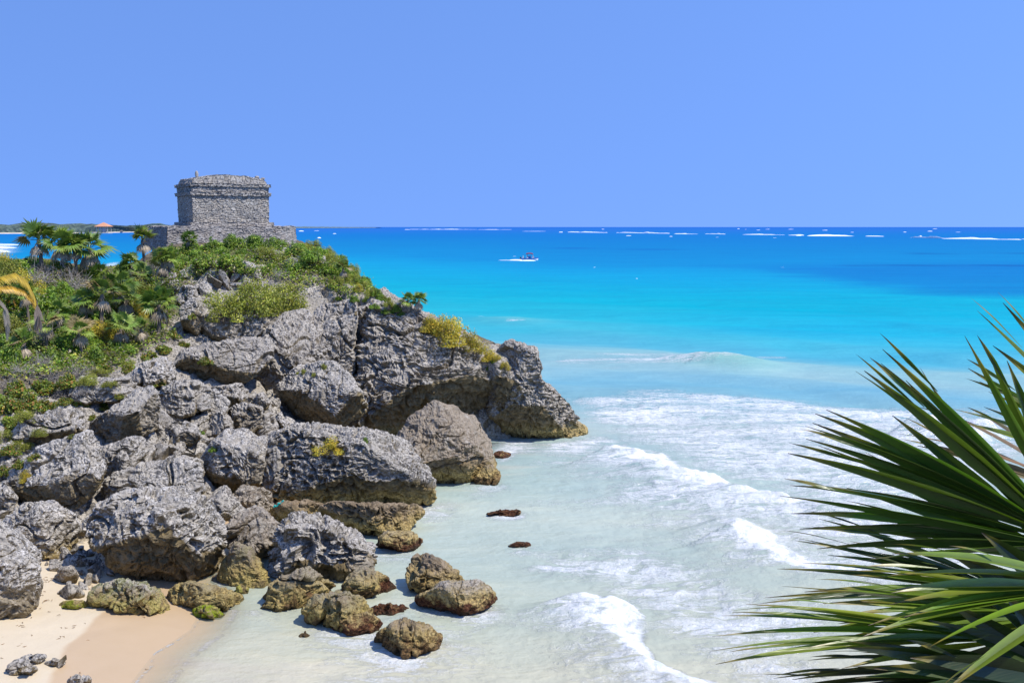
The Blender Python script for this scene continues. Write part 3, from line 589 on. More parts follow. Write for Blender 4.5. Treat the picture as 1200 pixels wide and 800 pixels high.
rock('smooth grey brown boulder with a small hole, right of the huge beach boulder', [(260, 622), (280, 600), (300, 594), (329, 614), (331, 635), (316, 652), (290, 650), (268, 642)], 35.9, .8, (.45, .15, 0, 0), pits=.6, alg=False)
rock('huge craggy grey boulder overhanging the back of the beach', [(97, 618), (110, 598), (135, 586), (170, 573), (215, 570), (245, 588), (262, 612), (265, 650), (258, 676), (235, 691), (205, 694), (170, 681), (140, 665), (114, 640)], 33.6, .75, (0, .55, 0, 0), fx=[(0, -.72, -.68, .40), (0, .6, -.8, .7)], amp=1.15, pits=1.35, sponge=.12, alg=False)
rock('flat light grey slab behind the huge beach boulder', [(108, 585), (140, 556), (200, 538), (232, 545), (238, 575), (200, 592), (150, 600), (118, 604)], None, .8, (.05, .3, 0, 0), pits=.6)
rock('whitest boulder, with a brown broken patch on its left side', [(6, 610), (30, 591), (60, 589), (86, 604), (93, 625), (86, 646), (60, 656), (38, 646), (12, 640)], None, .85, (.1, 1.0, 0, 0), pits=.7)
rock('pale grey boulder cut by the left edge, nearest on the sand', [(-30, 622), (0, 613), (25, 628), (45, 650), (49, 680), (41, 710), (20, 724), (-10, 727), (-40, 700)], None, .85, (0, .6, 0, 0), pits=.9, alg=False)
rock('pale rock at the left edge above the whitest boulder', [(-14, 572), (5, 564), (18, 583), (16, 602), (-10, 604)], None, .9, PALE)
rock('spongy crag of grey rock riddled with holes, above the golden rocks', [(311, 668), (320, 640), (335, 615), (350, 600), (372, 602), (395, 611), (410, 621), (428, 616), (444, 634), (441, 655), (426, 684), (400, 690), (380, 681), (350, 674), (322, 682)], None, .8, (.1, .55, 0, 0), amp=1.25, pits=1.6, sponge=.55, fx=[(0, -.75, -.65, .4)], alg=False)
rock('brown and gold rock under the spongy crag', [(306, 702), (328, 678), (362, 664), (392, 685), (388, 704), (345, 713), (315, 712)], None, .8, GOLD)
rock('tan rock propping the right end of the spongy crag', [(398, 692), (424, 664), (440, 670), (443, 695), (420, 706), (402, 703)], None, .9, GOLD)
rock('golden brown triangular rock in front of the grey brown boulder', [(256, 680), (262, 660), (278, 638), (292, 645), (306, 660), (316, 686), (290, 691), (262, 690)], None, .8, (.7, 0, 0, .15), pits=.6)
rock('long low golden rock at the edge of the wet sand', [(196, 700), (205, 688), (225, 683), (250, 690), (286, 700), (285, 710), (255, 714), (212, 714)], None, .8, (.7, 0, 0, .1))
rock('dark low rock with mossy edge lying on the sand', [(104, 707), (114, 690), (140, 681), (165, 685), (186, 695), (198, 712), (190, 719), (150, 717), (112, 712)], None, .8, (.25, 0, 0, .3), amp=1.2)
rock('bright green mossy stone where the water meets the sand', [(226, 716), (236, 710), (252, 711), (262, 720), (248, 726), (232, 725)], None, .9, (0, 0, 0, 1), name='stone', cat='stone')
rock('dark grey pointed stone on dry sand behind the mossy stone', [(67, 694), (80, 683), (90, 687), (98, 697), (86, 701), (70, 700)], None, .9, (0, 0, 0, 0), name='stone', cat='stone', pits=.3, alg=False)
rock('flat stone with yellow green moss on dry sand', [(70, 707), (82, 702), (98, 704), (104, 710), (92, 713), (74, 712)], None, .9, (.2, 0, 0, .9), name='stone', cat='stone')
rock('round pale stone under the whitest boulder', [(63, 676), (70, 667), (84, 664), (92, 673), (90, 683), (74, 684)], None, .9, (.4, .8, 0, 0), name='stone', cat='stone', pits=.3, alg=False)
rock('half buried grey stone, upper left of those low on the beach', [(24, 772), (36, 767), (52, 769), (50, 777), (30, 779)], None, .9, (0, .3, 0, 0), name='stone', cat='stone', alg=False)
rock('half buried grey stone, upper right of those low on the beach', [(52, 777), (64, 772), (78, 774), (74, 781), (58, 782)], None, .9, (0, .3, 0, 0), name='stone', cat='stone', alg=False)
rock('largest half buried grey stone low on the beach', [(7, 785), (18, 774), (32, 775), (43, 784), (32, 791), (14, 792)], None, .9, (.1, .3, 0, 0), name='stone', cat='stone', alg=False)
rock('half buried grey stone touching the bottom edge of the beach', [(81, 798), (90, 791), (102, 792), (106, 800), (92, 806)], None, .9, (0, .3, 0, 0), name='stone', cat='stone', alg=False)
rock('gold topped rock nearest the spongy crag, standing in the milky water', [(354, 714), (368, 699), (400, 694), (425, 701), (434, 716), (426, 736), (400, 740), (374, 731), (360, 726)], None, .8, (.7, 0, .45, .15))
rock('dark weed skirt spreading from the gold topped rock by the crag', [(392, 735), (408, 722), (430, 718), (448, 730), (444, 741), (420, 746)], None, .9, WEED)
rock('lowest gold and brown rock, alone in the milky water', [(441, 748), (455, 736), (475, 727), (495, 735), (512, 748), (518, 762), (500, 770), (470, 769), (445, 761)], None, .8, (.8, 0, .75, 0))
rock('tall golden rock standing farthest out in the shallows', [(481, 692), (479, 668), (486, 649), (500, 652), (515, 658), (532, 672), (547, 686), (540, 698), (508, 700)], None, .85, (.85, 0, .35, 0), pits=.7)
rock('brown weed covered rock around the foot of the tall golden rock', [(488, 702), (520, 684), (556, 680), (574, 690), (581, 702), (570, 711), (540, 720), (508, 713)], None, .9, (.3, 0, 1.2, 0))
rock('flat reddish weed rock between the two gold topped rocks', [(431, 715), (445, 709), (470, 709), (484, 714), (470, 720), (440, 721)], None, .9, WEED)
rock('brown weed ledge beside the tan propping rock', [(428, 688), (438, 671), (452, 678), (464, 690), (450, 696), (432, 697)], None, .9, WEED)
rock('small round gold stone in the milky water', [(351, 745), (357, 740), (365, 743), (363, 748), (353, 749)], None, .9, GOLD, name='stone', cat='stone')
rock('orange and gold stone at the waterline below the crag', [(306, 712), (318, 696), (345, 692), (347, 712), (326, 719)], None, .9, (1, 0, .2, .1))
rock('small mossy stone beside the golden triangular rock', [(274, 692), (282, 685), (291, 688), (291, 696), (278, 698)], None, .9, (.6, 0, 0, .6), name='stone', cat='stone')
rock('nearly drowned brown rock nearer the surf boulder', [(570, 602), (585, 597), (612, 599), (606, 604), (580, 606)], None, 1.2, WEED, name='rock', cat='rock')
rock('nearly drowned dark rock farther down the shallows', [(596, 639), (606, 635), (622, 638), (618, 643), (602, 644)], None, 1.2, WEED, name='rock', cat='rock')
rock('low dark rock awash between the tan boulder and the headland tip', [(574, 534), (584, 529), (598, 532), (594, 537), (578, 538)], None, 1.2, WEED, name='rock', cat='rock')
rock('pale ledge with creeping leaves at the head of the rubble', [(149, 442), (168, 426), (195, 419), (206, 430), (202, 450), (172, 454)], None, .8, (0, .5, 0, 0), pits=.7)
rock('grey boulder with a round dark scar, left on the green hillside', [(178, 338), (188, 322), (205, 321), (210, 338), (202, 349), (184, 347)], None, .9, (0, .3, 0, 0), pits=.6)
rock('upright grey rock with a round scar beside the dark hollow', [(212, 362), (225, 349), (236, 352), (238, 380), (229, 393), (215, 387)], None, .9, (0, .3, 0, 0), pits=.6)
rock('pale rock half hidden by shrubs below the temple', [(238, 318), (250, 306), (275, 304), (285, 316), (276, 326), (248, 326)], None, .9, (0, .5, 0, 0))
rock('bare grey rock between the olive bush and the round scarred boulder', [(205, 350), (215, 335), (228, 336), (232, 352), (218, 362)], None, .9, (0, .4, 0, 0))
rock('dark undercut rock right of the pale hillside outcrop', [(388, 345), (395, 322), (412, 326), (410, 345), (400, 352)], 63, .9, (.5, 0, 0, 0))
rock('grey ledge between the leaning slab and the upper rubble', [(190, 500), (205, 492), (228, 497), (236, 512), (222, 522), (200, 518)], None, .8, (0, .2, 0, 0))
rock('light stone block at the foot of the rubble gully', [(196, 545), (215, 535), (236, 540), (240, 556), (222, 566), (200, 562)], None, .8, (0, .35, 0, 0), pits=.4)

bpy.context.view_layer.update()
dg = bpy.context.evaluated_depsgraph_get()
HN = [1.0, '']
def hit(px, py, skip=('sea',)):
    o_, d_ = Vector(C0), Vector(ray(px, py)).normalized()
    o_ = o_ + d_ * 6
    for k in range(6):
        ok, loc, nrm, idx, ob, mt = S.ray_cast(dg, o_, d_)
        if not ok: return None
        if ob.name.split('.')[0] in skip or ob.name.startswith('cliff_path'): o_ = loc + d_ * .05; continue
        HN[0] = nrm.z; HN[1] = ob.name; return np.array(loc)
    return None
# loose rubble: a few stone shapes, many copies
protos = []
for k in range(6):
    V, Fc, Cc = rock_arrays([(-10, 2), (-6, -8), (4, -9), (11, -3), (8, 7), (-3, 9)], 40.0, .9, 4, 900 + k, facets=0, pits=.2, amp=.10, box=.6, fx=[np.r_[v_, .50] for v_ in np.random.default_rng(60 + k).normal(size=(11, 3))])
    V = (V - Cc) / (V - Cc).std() * .55
    protos.append(mesh_obj('rubble_stone', V, Fc, M_ROCK))
rr_ = random.Random(12); first = [True] * 6
def in_poly(x, y, P):
    c = False
    for i in range(len(P)):
        (x1, y1), (x2, y2) = P[i], P[(i + 1) % len(P)]
        if (y1 > y) != (y2 > y) and x < (x2 - x1) * (y - y1) / (y2 - y1) + x1: c = not c
    return c
def scatter(P, n, s0, s1, label, group, tint):
    xs = [q[0] for q in P]; ys = [q[1] for q in P]; k = 0; tries = 0
    while k < n:
        x, y = rr_.uniform(min(xs), max(xs)), rr_.uniform(min(ys), max(ys))
        if not in_poly(x, y, P): continue
        p = hit(x, y, ('sea', 'rubble_stone')); tries += 1
        if tries > 4000: break
        if p is None or HN[0] < .25 or not HN[1].startswith(('headland', 'beach')): continue
        k += 1; j = rr_.randrange(6)
        o = protos[j] if first[j] else protos[j].copy()
        if not first[j]: COL.objects.link(o)
        first[j] = False
        s = rr_.uniform(s0, s1) ** 1.0
        if p is None: p = at(x, y, ground_t(x, y))
        o.location = (p[0], p[1], p[2] + s * .2)
        o.rotation_euler = (rr_.uniform(0, 6), rr_.uniform(0, 6), rr_.uniform(0, 6)); o.scale = (s * rr_.uniform(.8, 1.3), s, s * rr_.uniform(.65, 1)); o.color = tint
        tag(o, label, 'stone', group)
scatter([(165, 510), (190, 490), (240, 490), (245, 540), (230, 560), (190, 555), (165, 540)], 80, .20, .50, 'loose angular grey stone lying in the rubble gully between the boulders', 'loose rubble in the gully', (0, .3, 0, 0))
scatter([(230, 500), (260, 470), (320, 465), (330, 515), (290, 515), (250, 520)], 40, .22, .5, 'broken grey stone heaped below the cave wall', 'broken stones below the cave wall', (0, .25, 0, 0))
scatter([(50, 662), (62, 672), (100, 676), (125, 682), (110, 655), (70, 650)], 20, .06, .15, 'small stone in the dark hollow under the huge beach boulder', 'stones in the hollow behind the sand', (.3, .3, 0, 0))
scatter([(0, 560), (100, 600), (130, 560), (110, 520), (60, 505), (10, 515)], 20, .12, .3, 'grey stone wedged between the pale boulders at the left', 'stones wedged between the pale boulders', (0, .4, 0, 0))
scatter([(200, 330), (240, 310), (350, 300), (350, 330), (250, 340), (210, 380)], 30, .35, .8, 'weathered grey stone among the hillside shrubs below the temple', 'stones on the green hillside', (0, .4, 0, 0))

scatter([(0, 600), (120, 560), (250, 480), (330, 470), (330, 520), (240, 560), (320, 600), (260, 660), (90, 690), (0, 640)], 45, .14, .38, 'grey stone fallen between the big boulders of the shore', 'stones fallen between the shore boulders', (.05, .35, 0, 0))
for q_, f_ in zip(protos, first):
    if f_: bpy.data.objects.remove(q_)
# near cliff top that carries the palm (below the picture's lower edge)
nx_, ny_ = np.meshgrid(np.arange(-14, 14, .25), np.arange(-10, 3.4, .2)); ns_ = nx_.shape; nx_, ny_ = nx_.ravel(), ny_.ravel()
nzv = 10.25 + .12 * fbm(np.stack([nx_, ny_, nx_ * 0], 1), 3, 77) - 13 * sstep(2.75, 3.35, ny_ + .2 * fbm(np.stack([nx_, nx_ * 0, nx_ * 0], 1), 2, 5))
o = mesh_obj('cliff_path', np.stack([nx_, ny_, nzv], 1), grid_faces(*ns_), M_ROCK); tag(o, None, None, None, 'structure'); o.color = (.2, .3, 0, 0)
# ------------------------------------------------------------------ the temple
TD = 76.0
E = np.array([0.8464, 0.530, 0]); Gd = np.array([-0.530, 0.8464, 0]); Zu = np.array([0, 0, 1.0])
TB = at(226.5, 262.5, TD)                 # front left foot of the temple wall
def course(z, s):                         # wobbly courses about 0.19 m high
    return z / 0.19 + 0.35 * 0
def masonry(name, lo, hi, parent, batter=0.0, seed=0, step=.055, tone=(.36, .355, .35), bulge=0.0, rough=1.0, chip=0.0, round_=0.0, ragged=0.0):
    """a block of rubble masonry in the temple's own axes (along the front, towards the back, up): every stone stands at its own depth"""
    (x0, y0, z0), (x1, y1, z1) = lo, hi; nx, ny, nz_ = [max(2, int((b - a) / step)) for a, b in zip(lo, hi)]
    Vs, Fs, Ns = [], [], []; n0 = 0
    def face(o_, u, v, nu, nv, nrm):
        nonlocal n0
        a, b = np.meshgrid(np.linspace(0, 1, nu + 1), np.linspace(0, 1, nv + 1)); a, b = a.ravel(), b.ravel()
        Vs.append(np.array(o_, float) + a[:, None] * np.array(u, float) + b[:, None] * np.array(v, float)); Ns.append(np.tile(np.array(nrm, float), (len(a), 1)))
        f = grid_faces(nv + 1, nu + 1); Fs.append(f + n0); n0 += len(a)
    X, Y, Zz = x1 - x0, y1 - y0, z1 - z0
    face((x0, y0, z0), (X, 0, 0), (0, 0, Zz), nx, nz_, (0, -1, 0)); face((x1, y0, z0), (0, Y, 0), (0, 0, Zz), ny, nz_, (1, 0, 0))
    face((x1, y1, z0), (-X, 0, 0), (0, 0, Zz), nx, nz_, (0, 1, 0)); face((x0, y1, z0), (0, -Y, 0), (0, 0, Zz), ny, nz_, (-1, 0, 0))
    face((x0, y0, z1), (X, 0, 0), (0, Y, 0), nx, ny, (0, 0, 1)); face((x0, y1, z0), (X, 0, 0), (0, -Y, 0), nx, ny, (0, 0, -1))
    V = np.vstack(Vs); N_ = np.vstack(Ns); Fc = np.vstack(Fs)
    side = np.abs(N_[:, 2]) < .5
    wob = V + .085 * np.stack([vnoise(V * 2.2, seed), vnoise(V * 2.2, seed + 1), vnoise(V * 2.2, seed + 2)], 1) * 1.5 + .05 * np.stack([vnoise(V * 6, seed + 3)] * 3, 1)
    along = np.where(np.abs(N_[:, 1]) > .5, wob[:, 0], wob[:, 1]); ce = wob[:, 2] / .155; ci = np.floor(ce)
    hsh = vnoise(np.stack([ci * 1.7, ci * 0, ci * 0 + seed], 1) * 3.1 + .5, seed)
    al = along / (.36 + .15 * hsh) + ci * .37 + 3 * N_[:, 0] + 7 * N_[:, 1]; ai = np.floor(al)
    cell = np.stack([ai * 1.37 + .5, ci * 2.11 + .5, np.full(len(V), seed + .5)], 1); rnd = vnoise(cell, seed + 4); rnd2 = vnoise(cell + 31.3, seed + 5)
    fu, fv = al - ai, ce - ci
    gap = np.minimum(np.minimum(fu, 1 - fu) * 1.8, np.minimum(fv, 1 - fv)); mort = sstep(.20, .04, gap)
    top_d = .05 * fbm(V * 2.5, 3, seed + 8)
    d = np.where(side, .05 * rough * rnd - .055 * rough * mort + .03 * fbm(V * 5, 3, seed + 6) + chip * .12 * fbm(V * 1.1, 3, seed + 9), top_d)
    # edges of the block belong to two faces: keep both copies together
    hz = (V[:, 2] - z0) / Zz
    V2 = V + N_ * d[:, None]
    if bulge: V2[:, 2] += bulge * hz * np.clip(1 - ((V[:, 0] - (x0 + x1) / 2) / (X / 2)) ** 2, 0, 1)
    if ragged: V2[:, 2] += ragged * hz * fbm(np.stack([V[:, 0] * 1.6, V[:, 1] * 1.6, V[:, 0] * 0], 1), 3, seed + 20)
    cx, cy = (x0 + x1) / 2, (y0 + y1) / 2
    k = 1 - batter * hz; V2[:, 0] = cx + (V2[:, 0] - cx) * k; V2[:, 1] = cy + (V2[:, 1] - cy) * k
    if round_:
        u_ = (V2[:, 0] - cx) / (X / 2); m = np.clip(u_ - .55, 0, 1) / .45; sy_ = 1 - round_ * m ** 2; V2[:, 1] = cy + (V2[:, 1] - cy) * sy_
    W = TB + V2[:, :1] * E + V2[:, 1:2] * Gd + V2[:, 2:3] * Zu
    tone = np.array(tone); c = tone * 1.12 * (1 + .34 * rnd[:, None]) * (1 + np.array([.05, 0, -.06]) * rnd2[:, None])
    c = np.where((mort > .5)[:, None] & side[:, None], tone * .72, c)
    base = parent.location if parent else Vector((0, 0, 0))
    return mesh_obj(name, W - np.array(base), Fc, M_MASON, parent, col=c)
cen = TB + E * 3.0 + Gd * 2.2
temple = empty('temple', (cen[0], cen[1], cen[2] - 2.0))
tag(temple, 'small grey stone temple ruin with flat roof on a low platform atop the headland', 'temple')
WL, DP = 5.95, 4.5
masonry('platform', (-2.4, -1.5, -2.0), (8.2, 6.2, -.18), temple, .03, 1, .07, (.33, .325, .33), chip=1.4, round_=.35, ragged=.10)
masonry('plinth', (-.28, -.26, -.2), (WL + .3, DP + .25, .14), temple, 0, 2, .055, (.38, .37, .36), chip=.4)
masonry('wall', (0, 0, .12), (WL, DP, 2.18), temple, -.012, 3, .05, (.37, .365, .355), chip=.5)
masonry('lower_cornice', (-.15, -.15, 2.18), (WL + .15, DP + .15, 2.42), temple, -.012, 4, .05, (.36, .355, .35), rough=1.3, chip=.6)
masonry('frieze', (-.02, -.02, 2.42), (WL + .02, DP + .02, 2.86), temple, -.012, 5, .05, (.35, .345, .34), chip=.5)
masonry('upper_cornice', (-.14, -.14, 2.86), (WL + .14, DP + .14, 3.09), temple, -.01, 6, .05, (.36, .355, .35), rough=1.4, chip=.6)
masonry('parapet', (0.02, 0.02, 3.08), (WL - .06, DP - .05, 3.48), temple, .07, 7, .05, (.33, .325, .32), bulge=.30, chip=.5, ragged=.07)
def chunk(name, px, py, t, r, parent, mat, tone, stretch=(1, 1, 1)):
    d, Fc = ico(3); V = d * r * np.array(stretch); V = V * (1 + .3 * fbm(d * 1.5, 3, int(px)))[:, None]
    p = at(px, py, t); return mesh_obj(name, V + p - np.array(parent.location), Fc, mat, parent, col=np.tile(tone, (len(V), 1)))
chunk('finial_stone', 230.5, 204.5, TD + .3, .16, temple, M_MASON, np.array([.42, .41, .40]), (.8, .8, 1.9))
chunk('finial_stone', 301, 208, TD + 3, .14, temple, M_MASON, np.array([.40, .39, .38]), (1.3, 1, .9))
chunk('finial_stone', 308, 209.5, TD + 3.2, .12, temple, M_MASON, np.array([.36, .35, .34]), (1.5, 1, .8))

# ------------------------------------------------------------------ plants
bpy.context.view_layer.update(); dg = bpy.context.evaluated_depsgraph_get()
def depth_of(p): return (p - C0) @ FW

def leaves(n, P, N_, L, Wd, cols, r, curl=.25):
    """n kite-shaped leaves at P, facing roughly N_"""
    N_ = N_ + r.normal(size=(n, 3)) * .55; N_ /= np.linalg.norm(N_, axis=1, keepdims=True)
    a = np.cross(N_, r.normal(size=(n, 3))); a /= np.linalg.norm(a, axis=1, keepdims=True) + 1e-9; b = np.cross(N_, a)
    L = L * r.uniform(.6, 1.25, (n, 1)); Wd = Wd * r.uniform(.7, 1.2, (n, 1))
    V = np.stack([P - a * L * .5, P + b * Wd * .5 + N_ * Wd * curl, P + a * L * .5, P - b * Wd * .5 + N_ * Wd * curl], 1).reshape(-1, 3)
    i = np.arange(n) * 4; Fc = np.concatenate([np.stack([i, i + 1, i + 2], 1), np.stack([i, i + 2, i + 3], 1)])
    return V, Fc, np.repeat(cols, 4, 0)
def pick(pal, n, r, jit=.22):
    pal = np.array(pal); c = pal[r.integers(0, len(pal), n)]; return c * (1 + jit * r.normal(size=(n, 1))).clip(.4, 1.8)
GREEN = [(0.111, 0.194, 0.03), (0.171, 0.277, 0.033), (0.241, 0.349, 0.05), (0.091, 0.157, 0.03), (0.302, 0.367, 0.066)]
OLIVE = [(0.235, 0.261, 0.05), (0.306, 0.321, 0.05), (0.18, 0.211, 0.042), (0.361, 0.338, 0.066)]
GOLDEN = [(0.403, 0.342, 0.042), (0.512, 0.41, 0.05), (0.293, 0.291, 0.05), (0.549, 0.376, 0.05)]
GRAPE = [(0.161, 0.233, 0.033), (0.234, 0.287, 0.04), (0.161, 0.233, 0.033), (0.234, 0.287, 0.04), (0.34, 0.27, 0.05), (0.38, 0.2, 0.06), (0.132, 0.178, 0.033), (0.12, 0.17, 0.035), (0.12, 0.17, 0.035)]
DRY = [(.26, .22, .17), (.20, .17, .13), (.32, .28, .23)]
def bush_proto(kind, seed):
    r = np.random.default_rng(seed)
    root = empty('shrub', (0, 0, 0)); pal, L, Wd, n, K = {'green': (GREEN, .17, .10, 2600, 26), 'olive': (OLIVE, .11, .05, 3600, 34), 'golden': (GOLDEN, .12, .05, 3000, 26), 'grape': (GRAPE, .20, .17, 1300, 24), 'dry': (DRY, .10, .03, 260, 20)}[kind]
    cc = r.normal(size=(K, 3)); cc /= np.linalg.norm(cc, axis=1, keepdims=True); cc *= (r.uniform(.25, 1, (K, 1)) ** .5); cc[:, 2] = np.abs(cc[:, 2]); cc *= (.78, .78, .74)
    cr = r.uniform(.14, .34, K)
    idx = r.choice(K, n, p=cr ** 2 / (cr ** 2).sum()); d = r.normal(size=(n, 3)); d /= np.linalg.norm(d, axis=1, keepdims=True)
    P = cc[idx] + d * cr[idx][:, None] * r.uniform(.55, 1.08, (n, 1)); P[:, 2] = np.maximum(P[:, 2], -.05); N_ = d + np.array([0, 0, .5])
    ctint = 1 + .22 * r.normal(size=(K, 1)); cols = pick(pal, n, r) * ctint[idx].clip(.55, 1.5)
    V, Fc, c = leaves(n, P, N_, L * .8, Wd * .8, cols, r)
    f = mesh_obj('foliage', V, Fc, M_LEAF, root, col=c)
    mb = MB()
    for k in range(K if kind != 'dry' else 20):
        b0 = np.array([r.uniform(-.12, .12), r.uniform(-.12, .12), -.12]); m = cc[k] * .5 + r.normal(size=3) * .06
        mb.tube([b0, m, cc[k]], [.022, .014, .006], 4, (.17, .145, .12) if kind != 'dry' else (.30, .275, .25))
        if kind == 'dry':
            for j in range(9):
                e = cc[k] + r.normal(size=3) * .24; m2 = m + (cc[k] - m) * r.uniform(.1, 1); mb.tube([m2, (m2 + e) / 2 + r.normal(size=3) * .03, e], [.010, .007, .004], 3, np.array([.30, .275, .25]) * r.uniform(.7, 1.2))
    b = mb.build('branches', M_BARK, root)
    KIDS[root.name] = [f, b]
    return root
BP = {k: [bush_proto(k, 50 + 7 * i + j) for j in range(3 if k in ('green', 'olive') else 2)] for i, k in enumerate(['green', 'olive', 'golden', 'grape', 'dry'])}
used = set(); rb = random.Random(5)
def bush(kind, px, py, wpx, hpx, label, group=None, t=None):
    """px, py: middle of the foot; sizes as seen"""
    p = hit(px, py) if t is None else at(px, py, t)
    if p is None: return None
    s = depth_of(p) / F; q = BP[kind][rb.randrange(len(BP[kind]))]
    o = q if q.name not in used else copy_tree(q); used.add(q.name)
    o.location = p - np.array([0, 0, .05]); o.rotation_euler = (0, 0, rb.uniform(0, 6.28))
    o.scale = (wpx * s * .5, wpx * s * .5, hpx * s * .92)
    tag(o, label, 'shrub', group); return o
GH = 'leafy shrubs covering the hillside'; LH = 'shrub in the dense thicket of fan palms on the hillside'
for (x, y, w_, h_) in [(0, 312, 46, 16), (30, 314, 46, 16), (60, 316, 40, 14), (-10, 322, 40, 20), (100, 322, 36, 16), (10, 330, 46, 30), (45, 335, 50, 26), (85, 345, 50, 30), (120, 335, 40, 24), (20, 360, 50, 34), (60, 370, 52, 36), (100, 375, 50, 34), (135, 365, 44, 30), (160, 350, 40, 26), (5, 395, 46, 36), (45, 405, 50, 34), (85, 408, 46, 30), (125, 400, 44, 28), (165, 395, 34, 24), (160, 375, 36, 26), (15, 425, 44, 28), (60, 425, 36, 22), (150, 330, 40, 24), (180, 320, 36, 22), (-25, 350, 50, 36), (-25, 400, 50, 40), (110, 425, 34, 20), (5, 345, 40, 26), (75, 325, 40, 22), (30, 345, 40, 28)]:
    h_ *= 1.25; w_ *= 1.1
    bush(['green', 'green', 'green', 'olive', 'golden', 'dry', 'dry', 'grape'][rb.randrange(8)], x, y, w_, h_, LH, GH)
for (x, y, w_, h_) in [(20, 322, 40, 24), (70, 350, 44, 28), (110, 360, 40, 26), (35, 372, 44, 30), (80, 390, 44, 28), (150, 378, 36, 24), (130, 348, 36, 24), (170, 338, 34, 22), (10, 410, 40, 28), (105, 405, 40, 24), (70, 412, 40, 24), (145, 412, 34, 18), (180, 385, 26, 18), (55, 395, 40, 26)]: bush('green', x, y, w_, h_, LH, GH)
LT = 'green shrub on the slope directly below the temple platform'; GT = 'shrubs below the temple platform'
for (x, y, w_, h_) in [(200, 300, 34, 20), (225, 295, 34, 21), (250, 294, 36, 22), (275, 291, 36, 24), (300, 292, 36, 22), (325, 293, 34, 22), (345, 297, 30, 20), (365, 304, 32, 20), (385, 310, 28, 18), (240, 310, 34, 18), (270, 308, 34, 16), (300, 308, 36, 16), (330, 308, 34, 16), (355, 314, 26, 14), (400, 322, 28, 18), (412, 332, 26, 18), (425, 338, 22, 14), (205, 315, 28, 16), (190, 310, 28, 18), (285, 318, 28, 14), (435, 346, 20, 12), (448, 352, 18, 10), (395, 335, 24, 16)]:
    bush('green' if rb.random() < .75 else 'olive', x, y, w_, h_, LT, GT)
LE = 'green shrub on the seaward skyline slope below the temple'; GE = 'shrubs on the skyline slope'
for (x, y, w_, h_) in [(350, 293, 26, 12), (362, 296, 28, 14), (375, 300, 28, 16), (388, 308, 28, 16), (398, 316, 28, 16), (410, 325, 26, 16), (420, 334, 24, 14), (432, 343, 22, 12), (445, 351, 20, 10), (456, 358, 18, 9), (368, 292, 26, 16), (384, 302, 26, 18), (400, 312, 24, 18), (414, 322, 24, 18), (428, 334, 22, 16), (440, 345, 20, 14), (452, 354, 18, 12), (465, 363, 18, 12), (380, 318, 30, 16), (340, 320, 30, 14), (315, 318, 30, 14), (312, 300, 30, 16), (286, 300, 30, 16), (258, 300, 30, 16), (232, 304, 28, 16), (212, 308, 26, 14)]: bush('green' if rb.random() < .7 else 'olive', x, y, w_, h_, LE, GE)
for (x, y, w_, h_) in [(50, 322, 46, 26), (75, 330, 46, 30), (98, 332, 46, 30), (120, 326, 36, 22), (30, 318, 36, 18)]: bush('dry', x, y, w_, h_, 'grey leafless brush under the skyline clump of fan palms', 'brush under the skyline palms')
bush('olive', 262, 372, 70, 42, 'olive green fine leaved bush at the left end of the big hillside bush row')
bush('olive', 300, 366, 78, 52, 'largest olive green fine leaved bush, on the ledge over the cave wall')
bush('olive', 338, 360, 74, 42, 'olive green fine leaved bush at the right end of the hillside bush row')
bush('dry', 330, 328, 36, 24, 'grey leafless bush above the olive green bushes')
bush('golden', 505, 386, 34, 22, 'yellow green bush beside the small fan palm on the cliff edge')
bush('golden', 528, 400, 62, 42, 'biggest yellow green bush overhanging the cliff edge')
bush('golden', 555, 411, 42, 24, 'low yellow green bush below the biggest one on the cliff edge')
bush('golden', 576, 421, 30, 15, 'low scrub in the notch before the headland tip')
bush('golden', 592, 431, 15, 12, 'small bright yellow bush on the headland tip')
bush('golden', 385, 528, 50, 20, 'yellow green bush growing on the widest boulder')
bush('green', 428, 517, 8, 9, 'tiny green tuft on the widest boulder, right of its bush')
bush('olive', 356, 437, 9, 8, 'larger round green cushion plant on the tilted boulder'); bush('olive', 349, 438, 6, 5, 'leftmost tiny green cushion plant on the tilted boulder')
bush('olive', 380, 431, 10, 8, 'topmost round green cushion plant on the tilted boulder'); bush('olive', 368, 440, 8, 6, 'lowest round green cushion plant on the tilted boulder')
LD = 'grey leafless brush at the foot of the green thicket'; GD = 'leafless brush at the left'
for (x, y, w_, h_) in [(25, 440, 50, 26), (60, 448, 50, 26), (90, 440, 44, 24), (115, 436, 36, 14), (10, 455, 40, 24), (70, 465, 40, 18), (45, 430, 44, 24), (98, 460, 26, 12)]: bush('dry', x, y, w_, h_, LD, GD)
LG2 = 'sea grape with yellow and orange leaves between dry brush and pale rocks'; GG2 = 'sea grapes turning yellow'
for (x, y, w_, h_) in [(10, 480, 40, 26), (35, 478, 36, 22), (55, 480, 34, 18), (15, 500, 34, 20), (75, 472, 24, 10)]: bush('grape', x, y, w_, h_, LG2, GG2)
for (x, y, w_, h_) in [(20, 462, 40, 22), (50, 458, 40, 20), (80, 452, 36, 18), (105, 448, 30, 14), (30, 492, 36, 18), (70, 486, 30, 14), (95, 474, 26, 12), (5, 515, 34, 18), (25, 525, 30, 14), (48, 508, 26, 12), (130, 452, 26, 10), (150, 430, 30, 12), (120, 436, 30, 14), (175, 420, 26, 12), (190, 412, 26, 12)]: bush(['grape', 'dry', 'grape', 'olive'][rb.randrange(4)], x, y, w_, h_, 'low coastal plant among dry twigs between thicket and boulders', 'low coastal plants at the thicket edge')
LR = 'creeping plant with red and yellow leaves on the pale boulders at the left'; GR2 = 'creeping plants on the pale boulders'
